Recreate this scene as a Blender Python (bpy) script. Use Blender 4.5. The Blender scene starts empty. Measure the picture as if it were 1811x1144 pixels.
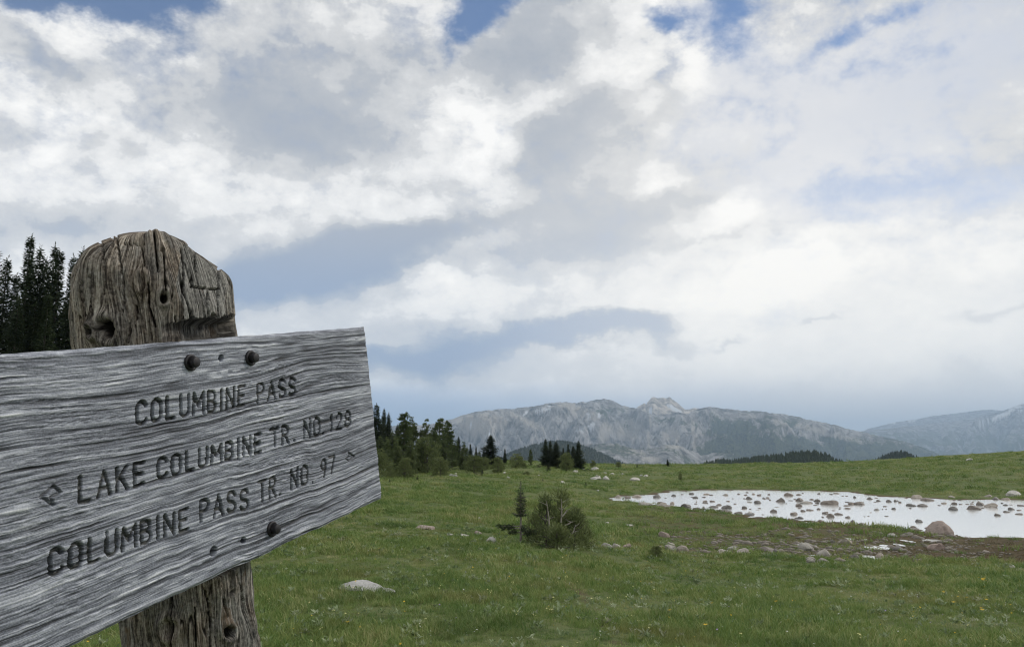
import bpy, math, random
import numpy as np
from mathutils import Vector, Matrix, noise as mnoise

random.seed(7)
rng = np.random.default_rng(11)
sc = bpy.context.scene
COL = sc.collection
R = math.radians

# ------------------------------------------------------------------ camera
PW, PH, FPX, HORIZON = 1811.0, 1144.0, 1421.0, 790.0
EYE = 1.6
PITCH = math.atan((HORIZON - PH / 2) / FPX)
cam_d = bpy.data.cameras.new('camera')
cam_d.sensor_width = 36.0
cam_d.lens = 36.0 * FPX / PW
cam_d.clip_start = 0.05
cam_d.clip_end = 60000
cam = bpy.data.objects.new('camera', cam_d)
COL.objects.link(cam)
cam.location = (0, 0, EYE)
cam.rotation_euler = (math.pi / 2 + PITCH, 0, 0)
sc.camera = cam
CP, SP = math.cos(PITCH), math.sin(PITCH)


def cam2world(v):            # camera frame: x right, y up, z forward
    x, y, z = v
    return np.array([x, z * CP - y * SP, EYE + z * SP + y * CP])


def px_dir(px, py):          # direction in the world of a measured photo pixel
    x, y = (px - PW / 2) / FPX, (PH / 2 - py) / FPX
    return np.array([x, CP - y * SP, SP + y * CP])


# ------------------------------------------------------------------ colour management
sc.view_settings.view_transform = 'Standard'
sc.view_settings.look = 'None'
sc.view_settings.exposure = 0.1
sc.view_settings.gamma = 1.0
sc.view_settings.use_curve_mapping = False
sc.render.engine = 'CYCLES'
sc.cycles.max_bounces = 6
sc.cycles.diffuse_bounces = 3
sc.cycles.glossy_bounces = 3
sc.cycles.volume_bounces = 1
sc.cycles.transparent_max_bounces = 8
sc.cycles.use_denoising = True
sc.cycles.use_adaptive_sampling = True
sc.cycles.adaptive_threshold = 0.01
sc.cycles.filter_width = 1.15
try:
    sc.cycles.denoiser = 'OPENIMAGEDENOISE'
    sc.cycles.denoising_input_passes = 'RGB_ALBEDO_NORMAL'
except Exception:
    pass

# ------------------------------------------------------------------ sun and sky
SUN_EL, SUN_AZ = R(38), R(68)      # azimuth measured from the view direction to the right
sun_d = bpy.data.lights.new('sun', 'SUN')
sun_d.energy = 1.5
sun_d.angle = R(10)
sun_d.color = (1.0, 0.95, 0.87)
sun = bpy.data.objects.new('sun', sun_d)
COL.objects.link(sun)
sdir = Vector((math.sin(SUN_AZ) * math.cos(SUN_EL), math.cos(SUN_AZ) * math.cos(SUN_EL), math.sin(SUN_EL)))
sun.rotation_euler = sdir.to_track_quat('Z', 'Y').to_euler()

world = bpy.data.worlds.new('World')
sc.world = world
world.use_nodes = True


class NT:
    """small helper to wire node trees"""
    def __init__(s, tree):
        s.t = tree
        s.t.nodes.clear()

    def n(s, kind, ins=None, **props):
        nd = s.t.nodes.new(kind)
        for k, v in props.items():
            setattr(nd, k, v)
        for k, v in (ins or {}).items():
            s.put(nd, k, v)
        return nd

    def put(s, nd, key, v):
        sock = nd.inputs[key]
        if isinstance(v, bpy.types.NodeSocket):
            s.t.links.new(v, sock)
        elif isinstance(v, bpy.types.Node):
            s.t.links.new(v.outputs[0], sock)
        else:
            if sock.type == 'RGBA' and isinstance(v, tuple) and len(v) == 3:
                v = v + (1.0,)
            sock.default_value = v

    def math(s, op, a, b=None, c=None, clamp=False):
        ins = {0: a}
        if b is not None:
            ins[1] = b
        if c is not None:
            ins[2] = c
        return s.n('ShaderNodeMath', ins, operation=op, use_clamp=clamp).outputs[0]

    def vmath(s, op, a, b=None, out=0):
        ins = {0: a}
        if b is not None:
            ins[3 if op == 'SCALE' else 1] = b
        return s.n('ShaderNodeVectorMath', ins, operation=op).outputs[out]

    def noise(s, vec, scale, detail=4, rough=0.5, dist=0.0, out=0):
        return s.n('ShaderNodeTexNoise', {'Vector': vec, 'Scale': scale, 'Detail': detail, 'Roughness': rough, 'Distortion': dist}).outputs[out]

    def rng(s, v, a, b, c=0.0, d=1.0, smooth=True):
        return s.n('ShaderNodeMapRange', {0: v, 1: a, 2: b, 3: c, 4: d}, interpolation_type='SMOOTHSTEP' if smooth else 'LINEAR', clamp=True).outputs[0]

    def mix(s, f, a, b, blend='MIX'):
        nd = s.n('ShaderNodeMix', data_type='RGBA', blend_type=blend)
        s.put(nd, 0, f)
        s.put(nd, 6, a if not isinstance(a, tuple) else (a + (1,))[:4])
        s.put(nd, 7, b if not isinstance(b, tuple) else (b + (1,))[:4])
        return nd.outputs[2]

    def ramp(s, f, stops):
        nd = s.n('ShaderNodeValToRGB', {0: f})
        cr = nd.color_ramp
        while len(cr.elements) > 1:
            cr.elements.remove(cr.elements[-1])
        for i, (p, c) in enumerate(stops):
            e = cr.elements[0] if i == 0 else cr.elements.new(p)
            e.position = p
            e.color = (tuple(c) + (1,))[:4]
        return nd.outputs[0]


def build_sky():
    w = NT(world.node_tree)
    D = w.n('ShaderNodeTexCoord').outputs['Generated']
    D = w.vmath('NORMALIZE', D)
    sep = w.n('ShaderNodeSeparateXYZ', {0: D})
    x, y, z = sep.outputs
    az = w.math('ARCTAN2', x, y)
    el = w.math('ARCSINE', z)
    ael = w.n('ShaderNodeCombineXYZ', {0: az, 1: el, 2: 0.0}).outputs[0]
    # cloud-layer coordinates: flatten towards the horizon
    zz = w.math('ADD', w.math('MAXIMUM', z, 0.0), 0.22)
    q = w.vmath('DIVIDE', D, w.n('ShaderNodeCombineXYZ', {0: zz, 1: zz, 2: zz}).outputs[0])
    # puffs keep more height than width compression near the horizon
    q2 = w.vmath('MULTIPLY', D, (1.0, 1.0, 1.45))
    wa = w.noise(q2, 3.2, 3, 0.55, 0.0, 1)
    wb = w.noise(q2, 11.0, 5, 0.62, 0.0, 1)
    warp = w.vmath('ADD', w.vmath('SCALE', w.vmath('SUBTRACT', wa, (0.5, 0.5, 0.5)), 0.16),
                   w.vmath('SCALE', w.vmath('SUBTRACT', wb, (0.5, 0.5, 0.5)), 0.085))
    P = w.vmath('ADD', ael, w.vmath('MULTIPLY', warp, (1.0, 0.8, 0.0)))

    pxy = w.n('ShaderNodeSeparateXYZ', {0: P}).outputs

    def field(blobs, base):
        acc = base
        for (cx, cy, rx, ry, rot, amt) in blobs:
            d = px_dir(cx, cy)
            a = math.atan2(d[0], d[1])
            e = math.asin(d[2] / np.linalg.norm(d))
            # the running sum rides along in z (scaled away) so the nodes are evaluated one after the other
            carrier = w.n('ShaderNodeCombineXYZ', {0: pxy[0], 1: pxy[1], 2: acc}).outputs[0]
            m = w.n('ShaderNodeMapping', {0: carrier}, vector_type='TEXTURE')
            m.inputs['Location'].default_value = (a, e, 0)
            m.inputs['Rotation'].default_value = (0, 0, R(rot))
            m.inputs['Scale'].default_value = (rx / FPX, ry / FPX, 1e7)
            ln = w.vmath('LENGTH', m.outputs[0], out=1)
            v = w.rng(ln, 1.0, 0.0, 0.0, amt)
            acc = w.math('ADD', acc, v)
        return acc

    # ---- how much blue shows through (0 = closed cloud)
    gap = field([
        (110, 5, 250, 75, -3, 0.85), (270, 35, 110, 50, 0, 0.35), (345, 15, 90, 40, 0, 0.45), (30, 30, 80, 50, 0, 0.25),
        (850, 22, 115, 80, 25, 0.70), (800, 70, 70, 50, 0, 0.3), (985, -20, 120, 60, 0, 0.2),
        (1150, 62, 90, 45, -12, 0.50), (1260, 30, 130, 90, -50, 0.28), (1310, 0, 80, 60, 0, 0.22), (1230, 100, 180, 60, 0, 0.2),
        (1480, 55, 90, 30, 25, 0.28), (1560, 30, 80, 30, 20, 0.3), (1420, 130, 200, 60, 10, 0.12),
        (1600, 110, 220, 60, 10, 0.16), (1450, 350, 190, 55, 5, 0.30), (1480, 400, 80, 35, 0, 0.2), (1740, 335, 110, 40, 20, 0.18),
        (1620, 300, 260, 50, 0, 0.25), (1330, 250, 160, 60, -20, 0.15),
    ], 0.0)
    # ---- thickness: dark cloud bellies, in photo units
    shade = field([
        (560, 150, 260, 130, 10, 0.30), (470, 240, 320, 110, -8, 0.36), (620, 230, 200, 90, 0, 0.22), (400, 190, 120, 110, 0, 0.15),
        (60, 120, 150, 40, -20, 0.42), (150, 140, 90, 30, 0, 0.2), (170, 265, 90, 50, 0, 0.32), (20, 235, 60, 60, 0, 0.3),
        (110, 390, 220, 70, 25, 0.34), (300, 420, 200, 60, 0, 0.15),
        (930, 95, 190, 130, 25, 0.42), (860, 110, 140, 60, 0, 0.15), (700, 100, 120, 80, 0, 0.14), (990, 250, 130, 90, 10, 0.30), (1060, 190, 130, 45, 25, 0.28),
        (1040, 290, 160, 130, 0, 0.30), (1150, 200, 60, 40, 30, 0.18),
        (760, 330, 250, 50, 8, 0.14), (900, 400, 330, 45, 10, 0.34), (1080, 400, 220, 60, 12, 0.34), (1180, 370, 150, 35, 10, 0.22),
        (1000, 450, 300, 60, 8, 0.28), (1110, 440, 160, 55, 10, 0.24),
        (640, 425, 160, 40, 0, 0.22),
        (600, 470, 330, 66, 7, 1.05), (480, 510, 220, 55, 0, 0.65), (780, 425, 160, 36, 10, 0.25), (560, 440, 250, 60, 5, 0.15),
        (1060, 585, 200, 36, 8, 0.95), (1150, 570, 90, 28, 0, 0.55), (860, 612, 330, 36, 5, 0.75), (700, 640, 250, 40, 0, 0.42), (760, 590, 200, 30, 0, 0.2),
        (1190, 595, 60, 18, 0, 0.3), (1290, 582, 70, 9, 4, 0.22), (1500, 580, 70, 6, 5, 0.16), (1240, 440, 110, 14, 10, 0.18), (1760, 570, 80, 18, 5, 0.16),
        (1700, 60, 260, 160, 15, 0.24), (1600, 180, 300, 60, 5, 0.22), (1740, 240, 200, 120, 0, 0.16), (1450, 230, 260, 120, 10, 0.14), (1380, 280, 240, 80, 0, 0.12), (1460, 225, 50, 12, 10, 0.2), (1590, 155, 120, 18, 8, 0.16),
        (1240, 330, 150, 60, 0, 0.14), (1400, 60, 80, 90, 30, 0.10),
        (1700, 300, 260, 50, 5, 0.16),
        (560, 560, 260, 60, 0, 0.12),
    ], 0.285)
    light = field([
        (90, 190, 200, 120, 0, 0.30), (60, 330, 260, 130, 0, 0.26), (200, 100, 230, 70, 0, 0.22), (280, 290, 170, 60, 15, 0.20),
        (560, 330, 380, 70, 3, 0.22), (860, 210, 130, 70, -20, 0.32), (900, 290, 90, 110, 0, 0.22), (650, 40, 180, 70, 0, 0.10), (720, 60, 90, 40, 0, 0.16),
        (1060, 130, 130, 40, 0, 0.22), (1210, 150, 100, 70, -20, 0.22), (1160, 330, 90, 40, 0, 0.2), (1220, 340, 120, 30, 0, 0.12),
        (1140, 15, 80, 25, 0, 0.2), (1400, 40, 90, 60, 30, 0.16), (950, 190, 60, 40, 0, 0.2),
        (1230, 410, 130, 45, 15, 0.26), (1330, 520, 320, 110, 0, 0.28), (1570, 380, 120, 60, 5, 0.22), (1600, 470, 420, 120, 0, 0.18), (1400, 490, 140, 90, 0, 0.18),
        (880, 425, 90, 35, 10, 0.20), (830, 460, 90, 25, 15, 0.18), (730, 418, 60, 14, 5, 0.2), (780, 530, 330, 60, 8, 0.14), (1720, 440, 140, 90, 0, 0.06),
        (1500, 610, 420, 60, 0, 0.14),
    ], 0.0)
    n_big = w.noise(q2, 5.5, 7, 0.60, 0.1)
    n_mid = w.noise(q2, 17.0, 8, 0.64, 0.0)
    n_flat = w.noise(q, 1.6, 6, 0.55, 0.2)
    # contrast of the detail is stronger high up, where the clouds are ragged
    hi = w.rng(el, 0.05, 0.40, 0.35, 1.05)
    det = w.math('ADD', w.math('MULTIPLY', w.math('SUBTRACT', n_big, 0.5), 0.62), w.math('MULTIPLY', w.math('SUBTRACT', n_mid, 0.5), 0.85))
    # cauliflower creases of the cumulus heads
    bil = w.math('ABSOLUTE', w.math('SUBTRACT', w.noise(w.vmath('ADD', q2, w.vmath('SCALE', warp, 0.25)), 10.0, 7, 0.58), 0.5))
    det = w.math('ADD', det, w.math('MULTIPLY', w.math('SUBTRACT', bil, 0.085), 0.95))
    det = w.math('MULTIPLY', det, hi)
    # out of the photographed part the same broken overcast goes on
    s0 = w.math('ADD', shade, w.math('MULTIPLY', w.math('SUBTRACT', n_flat, 0.5), 0.35))
    s1 = w.math('SUBTRACT', s0, light)
    s2 = w.math('SUBTRACT', s1, det)
    # crisp rims where one bank of cloud stands in front of another
    s2 = w.math('ADD', w.math('MULTIPLY', s2, 0.79), w.math('ADD', w.rng(s2, 0.26, 0.34, 0.0, 0.09), w.rng(s2, 0.49, 0.59, 0.0, 0.11)))
    bright = w.ramp(s2, [(0.0, (1.02, 1.0, 0.955)), (0.10, (0.92, 0.912, 0.89)), (0.24, (0.78, 0.79, 0.80)), (0.42, (0.61, 0.635, 0.67)),
                         (0.62, (0.45, 0.50, 0.58)), (0.85, (0.335, 0.41, 0.53)), (1.0, (0.30, 0.38, 0.52))])
    hs = w.n('ShaderNodeHueSaturation', {'Saturation': w.rng(el, 0.17, 0.30, 1.0, 0.45), 'Color': bright})
    bright = hs.outputs[0]
    veil = field([(1560, 150, 480, 170, 8, 1.0), (1330, 230, 260, 150, -10, 0.5), (1500, 320, 330, 70, 5, 0.8), (1450, 370, 200, 70, 5, 0.9), (1240, 60, 190, 110, -30, 0.7), (1750, 330, 180, 60, 10, 0.6)], 0.0)
    veil = w.math('ADD', veil, w.math('MULTIPLY', det, -1.2))
    vcol = w.mix(w.rng(n_flat, 0.35, 0.65), (0.60, 0.645, 0.745), (0.74, 0.755, 0.80))
    bright = w.mix(w.rng(veil, 0.05, 0.8, 0.0, 0.9), bright, vcol)
    # warm glow low on the right
    dg = px_dir(1420, 560)
    dg = dg / np.linalg.norm(dg)
    glow = w.rng(w.vmath('DOT_PRODUCT', D, tuple(dg), out=1), 0.90, 1.0, 0.0, 1.0)
    bright = w.mix(w.math('MULTIPLY', glow, 0.35), bright, (1.02, 0.975, 0.90))
    # low blue haze bank above the mountains
    lowmix = w.rng(w.math('ADD', el, w.math('MULTIPLY', w.math('SUBTRACT', n_flat, 0.5), 0.05)), 0.090, 0.040, 0.0, 1.0)
    side = w.rng(az, -0.25, 0.45, 0.0, 1.0)
    lowcol = w.mix(side, (0.31, 0.44, 0.66), (0.68, 0.70, 0.735))
    lowamt = w.math('MULTIPLY', lowmix, w.rng(w.math('ABSOLUTE', az), 2.6, 1.2, 0.6, 0.95))
    lowamt = w.math('MULTIPLY', lowamt, w.mix(side, (1, 1, 1), (0.9, 0.9, 0.9)))
    bright = w.mix(lowamt, bright, lowcol)
    # coverage
    g = w.math('ADD', gap, w.math('MULTIPLY', det, -0.9))
    g = w.math('ADD', g, w.math('MULTIPLY', w.math('SUBTRACT', n_flat, 0.55), 0.2))
    open_ = w.math('MULTIPLY', w.rng(g, 0.02, 0.50, 0.0, 0.97), w.rng(el, 0.22, 0.48, 0.42, 1.0))
    sky = w.n('ShaderNodeTexSky', sky_type='NISHITA', sun_disc=False, sun_elevation=SUN_EL, sun_rotation=SUN_AZ,
              altitude=3000.0, air_density=1.0, dust_density=0.6, ozone_density=2.0)
    # clouds low down are seen through the thin haze
    gain = w.rng(el, 0.04, 0.5, 1.12 / 0.13, 0.95 / 0.13)
    cl = w.vmath('SCALE', bright, gain)
    bg = w.n('ShaderNodeBackground', {'Color': w.mix(open_, cl, sky.outputs[0]), 'Strength': 0.13})
    w.n('ShaderNodeOutputWorld', {0: bg.outputs[0]})


build_sky()
world.cycles.sampling_method = 'MANUAL'
world.cycles.sample_map_resolution = 512

# ------------------------------------------------------------------ numpy noise
def _hash(ix, iy, seed):
    n = (ix.astype(np.int64) * 374761393 + iy.astype(np.int64) * 668265263 + seed * 1274126177) & 0xffffffff
    n = ((n ^ (n >> 13)) * 1274126177) & 0xffffffff
    n = (n ^ (n >> 16)) & 0xffffffff
    return n / 4294967295.0


def vnoise(x, y, seed=0):
    x = np.asarray(x, float); y = np.asarray(y, float)
    ix, iy = np.floor(x), np.floor(y)
    fx, fy = x - ix, y - iy
    ix = ix.astype(np.int64); iy = iy.astype(np.int64)
    u = fx * fx * fx * (fx * (fx * 6 - 15) + 10); v = fy * fy * fy * (fy * (fy * 6 - 15) + 10)
    a = _hash(ix, iy, seed); b = _hash(ix + 1, iy, seed); c = _hash(ix, iy + 1, seed); d = _hash(ix + 1, iy + 1, seed)
    return (a * (1 - u) + b * u) * (1 - v) + (c * (1 - u) + d * u) * v


def fbm(x, y, octv=4, seed=0, gain=0.5, ridged=False):
    s = 0; amp = 1.0; tot = 0
    for o in range(octv):
        n = vnoise(x * 2 ** o + 17.3 * o, y * 2 ** o - 9.1 * o, seed + o * 13)
        if ridged:
            n = 1 - np.abs(2 * n - 1)
        s = s + amp * n; tot += amp; amp *= gain
    return s / tot


def smooth(e0, e1, x):
    t = np.clip((x - e0) / (e1 - e0), 0, 1)
    return t * t * (3 - 2 * t)


# ------------------------------------------------------------------ object helpers
def mesh_from(name, verts, faces, mat=None, smooth_shade=True, uniform=None):
    """verts (n,3) array; faces (m,3|4) array or list of lists"""
    me = bpy.data.meshes.new(name)
    verts = np.asarray(verts, dtype=np.float32)
    if isinstance(faces, np.ndarray):
        k = faces.shape[1]
        me.vertices.add(len(verts)); me.vertices.foreach_set('co', verts.ravel())
        me.loops.add(faces.size); me.loops.foreach_set('vertex_index', faces.astype(np.int32).ravel())
        me.polygons.add(len(faces))
        me.polygons.foreach_set('loop_start', np.arange(0, faces.size, k, dtype=np.int32))
        me.polygons.foreach_set('loop_total', np.full(len(faces), k, dtype=np.int32))
        me.update(calc_edges=True)
    else:
        me.from_pydata(verts.tolist(), [], faces)
        me.update()
    me.polygons.foreach_set('use_smooth', np.full(len(me.polygons), smooth_shade, dtype=bool))
    if mat:
        me.materials.append(mat)
    return me


def attr(me, name, vals, kind='FLOAT'):
    a = me.attributes.new(name, kind, 'POINT')
    if kind == 'FLOAT':
        a.data.foreach_set('value', np.asarray(vals, np.float32).ravel())
    else:
        a.data.foreach_set('vector', np.asarray(vals, np.float32).ravel())


def link(name, data, parent=None, loc=None, rot=None, scale=None, **tags):
    o = bpy.data.objects.new(name, data)
    COL.objects.link(o)
    if parent is not None:
        o.parent = parent
    if loc is not None:
        o.location = loc
    if rot is not None:
        o.rotation_euler = rot
    if scale is not None:
        o.scale = scale if hasattr(scale, '__len__') else (scale,) * 3
    for k, v in tags.items():
        if v is not None:
            o[k] = v
    return o


def grid_faces(nu, nv, wrap=False):
    """vertex index = i*nv + j, i in nu rows"""
    i = np.arange(nu if wrap else nu - 1)[:, None]; j = np.arange(nv - 1)[None, :]
    i2 = (i + 1) % nu
    f = np.stack([i * nv + j, i2 * nv + j, i2 * nv + j + 1, i * nv + j + 1], -1)
    return f.reshape(-1, 4)


def mat(name):
    m = bpy.data.materials.new(name)
    m.use_nodes = True
    return m, NT(m.node_tree)


def finish(w, color, rough=0.85, normal=None, spec=0.3, disp=None, **kw):
    ins = {'Base Color': color, 'Roughness': rough, 'Specular IOR Level': spec}
    if normal is not None:
        ins['Normal'] = normal
    ins.update(kw)
    b = w.n('ShaderNodeBsdfPrincipled', ins)
    w.n('ShaderNodeOutputMaterial', {0: b.outputs[0]})
    return b


# ------------------------------------------------------------------ the lie of the land
# ground height relative to the eye, by bearing (degrees right of the view) and forward distance
_tab = {
    -180: [(0, -1.55), (30, -1.2), (80, 0.5), (160, 2), (240, -6)],
    -95: [(0, -1.55), (30, -1.3), (80, 1.0), (160, 2), (240, -6)],
    -50: [(0, -1.55), (8, -1.85), (30, -1.8), (60, -1.4), (90, -1.2), (140, -2.0), (220, -9)],
    -33: [(0, -1.6), (8, -2.0), (20, -2.1), (40, -2.0), (60, -1.7), (95, -1.9), (140, -3.2), (200, -10)],
    -16: [(0, -1.6), (8, -2.05), (20, -2.25), (40, -2.1), (60, -2.0), (90, -2.35), (120, -3.4), (200, -11)],
    -8: [(0, -1.6), (8, -2.1), (20, -2.35), (40, -2.35), (60, -2.15), (85, -1.9), (105, -1.8), (140, -3.0), (200, -10)],
    0: [(0, -1.6), (8, -2.1), (20, -2.48), (30, -2.7), (50, -2.75), (70, -2.35), (100, -1.95), (125, -2.2), (200, -9)],
    4: [(0, -1.6), (8, -2.1), (20, -2.62), (30, -2.9), (50, -3.0), (70, -2.55), (110, -2.35), (140, -2.9), (210, -9)],
    9.8: [(0, -1.6), (8, -2.1), (20, -2.95), (26, -3.18), (46, -3.22), (54, -3.26), (64, -3.2), (80, -2.95), (115, -2.65), (150, -3.6), (220, -9)],
    22.7: [(0, -1.6), (8, -2.1), (22.7, -3.18), (29, -3.26), (60, -3.3), (66, -3.2), (90, -2.65), (125, -2.30), (150, -2.6), (220, -8)],
    32.5: [(0, -1.6), (8, -2.1), (22.7, -3.15), (29, -3.26), (50, -3.3), (55, -3.15), (80, -1.9), (112, -0.62), (140, -0.6), (170, -1.5), (230, -8)],
    50: [(0, -1.6), (8, -1.95), (25, -2.8), (45, -2.8), (80, -0.6), (120, 1.6), (180, 2.5), (260, -4)],
    95: [(0, -1.55), (30, -1.6), (80, 1.0), (160, 3), (240, -5)],
    180: [(0, -1.55), (30, -1.2), (80, 0.5), (160, 2), (240, -6)],
}
RMAX = 260.0
_az = np.array(sorted(_tab)); _rr = np.linspace(0, RMAX, 521)
_T = []
for a in _az:
    c = max(math.cos(R(a)), 0.55)
    d, z = zip(*_tab[a])
    _T.append(np.interp(_rr, np.array(d) / c, z))
_T = np.array(_T)
_azd = np.linspace(-180, 180, 721)
_G = np.array([np.interp(_azd, _az, _T[:, k]) for k in range(len(_rr))]).T    # (721, 521)


def _blur(a, k, axis, wrap):
    ker = np.hanning(k + 2)[1:-1]; ker /= ker.sum()
    p = k // 2
    pad = [(0, 0), (0, 0)]; pad[axis] = (p, p)
    b = np.pad(a, pad, mode='wrap' if wrap else 'edge')
    return np.apply_along_axis(lambda v: np.convolve(v, ker, 'valid'), axis, b)


_G = _blur(_G, 9, 0, True)
_G = _blur(_G, 9, 1, False)

POND_Z = EYE - 3.3


def from_px(px, py, zrel):       # point of the plane zrel below the eye seen at that pixel
    d = px_dir(px, py)
    t = zrel / d[2]
    return d[0] * t, d[1] * t


_shore_px = [(1071, 884), (1092, 880), (1115, 876.5), (1160, 874), (1190, 868), (1215, 868.5), (1240, 866), (1290, 867), (1340, 866), (1390, 867.5), (1440, 868), (1500, 870),
             (1530, 874), (1560, 878), (1620, 880), (1700, 884), (1760, 883), (1811, 884), (1900, 885), (2050, 888), (2150, 896), (2160, 915), (2080, 935), (1960, 946), (1870, 951),
             (1811, 951), (1760, 948.5), (1738, 947), (1722, 953), (1705, 949), (1690, 947), (1650, 941), (1630, 938), (1600, 934), (1570, 932), (1540, 930), (1510, 929), (1480, 924), (1440, 925),
             (1415, 919), (1390, 919), (1360, 915), (1345, 918), (1325, 911), (1290, 908), (1250, 904), (1210, 898), (1185, 894), (1165, 893), (1140, 890), (1110, 888)]
POND = np.array([from_px(x, y, -3.3) for x, y in _shore_px])


def poly_sd(x, y, poly):
    """signed distance to a polygon, negative inside"""
    x = np.asarray(x, float); y = np.asarray(y, float)
    best = np.full(x.shape, 1e9); inside = np.zeros(x.shape, bool)
    n = len(poly)
    for i in range(n):
        ax, ay = poly[i]; bx, by = poly[(i + 1) % n]
        ex, ey = bx - ax, by - ay
        t = np.clip(((x - ax) * ex + (y - ay) * ey) / (ex * ex + ey * ey + 1e-12), 0, 1)
        best = np.minimum(best, (x - ax - t * ex) ** 2 + (y - ay - t * ey) ** 2)
        cond = ((ay > y) != (by > y)) & (x < (bx - ax) * (y - ay) / (by - ay + 1e-12) + ax)
        inside ^= cond
    d = np.sqrt(best)
    return np.where(inside, -d, d)


PUDDLES = []   # (x, y, rx, ry)
for (px, py, w, h) in [(1275, 984, 60, 5), (1395, 985, 60, 5), (1440, 983, 22, 3), (1412, 961, 20, 4), (1432, 964, 16, 3), (1551, 968, 30, 4), (1568, 965, 14, 3), (1652, 956, 36, 4),
                       (1545, 986, 22, 6), (1604, 956, 12, 4), (1478, 931, 12, 2), (1500, 935, 9, 2), (1475, 941, 12, 2), (1340, 986, 16, 3), (1590, 963, 10, 3), (1410, 984, 26, 4), (1502, 952, 9, 3), (1528, 953, 6, 2)]:
    zr = -3.24 if py > 945 else -3.285
    x, y = from_px(px, py, zr)
    x2, _ = from_px(px + w / 2, py, zr); _, y2 = from_px(px, py - h / 2, zr)
    PUDDLES.append((x, y, abs(x2 - x) * 1.1, abs(y2 - y) * 1.25, EYE + zr))


def ground_z(x, y):
    """height of the ground, with masks: returns z, signed distance to the pond"""
    x = np.asarray(x, float); y = np.asarray(y, float)
    r = np.hypot(x, y); a = np.degrees(np.arctan2(x, y))
    rf = np.clip(r / RMAX * 520, 0, 519.999); af = np.clip((a + 180) / 0.5, 0, 719.999)
    i = af.astype(int); j = rf.astype(int); u = af - i; v = rf - j
    z = (_G[i, j] * (1 - u) + _G[i + 1, j] * u) * (1 - v) + (_G[i, j + 1] * (1 - u) + _G[i + 1, j + 1] * u) * v
    z = z + EYE
    # far fall into the valley
    far = np.maximum(r - RMAX, 0)
    z = z - 420 * (1 - np.exp(-far / 900.0)) * smooth(0, 60, far) - far * 0.02 * smooth(0, 60, far) * (far < 900) - 18 * smooth(900, 901, far)
    near = 1 - smooth(180, 300, r)
    sd = poly_sd(x, y, POND) + (fbm(x * 1.1, y * 1.1, 4, 5) - 0.5) * 1.5 * near
    bump = (fbm(x * 0.16, y * 0.16, 3, 1) - 0.5) * 0.30 + (fbm(x * 0.7, y * 0.7, 3, 2) - 0.5) * 0.16 + (fbm(x * 2.6, y * 2.6, 2, 3) - 0.5) * 0.07
    amp = smooth(0.2, 6.0, sd) * (0.35 + 0.65 * smooth(12, 40, r)) * near
    z = z + bump * amp
    # basin
    shore = POND_Z + 0.02 + np.maximum(sd, 0) * 0.045 + (fbm(x * 2.0, y * 2.0, 3, 8) - 0.5) * 0.07
    t = smooth(0.0, 3.5, sd)
    z = np.where(near > 0.5, shore * (1 - t) + z * t, z)
    z = np.where(sd < 0, np.minimum(z, POND_Z - 0.015 + sd * 0.10 + (fbm(x * 2, y * 2, 3, 8) - 0.5) * 0.05), z)
    z = np.where(sd < -4, np.maximum(z, POND_Z - 0.5), z)
    for (px_, py_, rx, ry, pz) in PUDDLES:
        q = np.hypot((x - px_) / rx, (y - py_) / ry) + (fbm(x * 3.2, y * 3.2, 2, 21) - 0.5) * 1.1
        k = 1 - smooth(0.75, 1.3, q)
        z = z * (1 - k) + (pz - 0.03) * k
    return z, sd


def gz(x, y):
    return float(ground_z(np.array([x]), np.array([y]))[0][0])


def on_ground(px, py):
    """world point of the ground seen at a photo pixel"""
    d = px_dir(px, py)
    d = d / d[1]
    t = np.linspace(3, 190, 1500)
    z, _ = ground_z(d[0] * t, d[1] * t)
    ray = EYE + d[2] * t
    hit = np.nonzero(ray <= z)[0]
    k = hit[0] if len(hit) else 900
    return float(d[0] * t[k]), float(t[k]), float(z[k])


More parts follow.
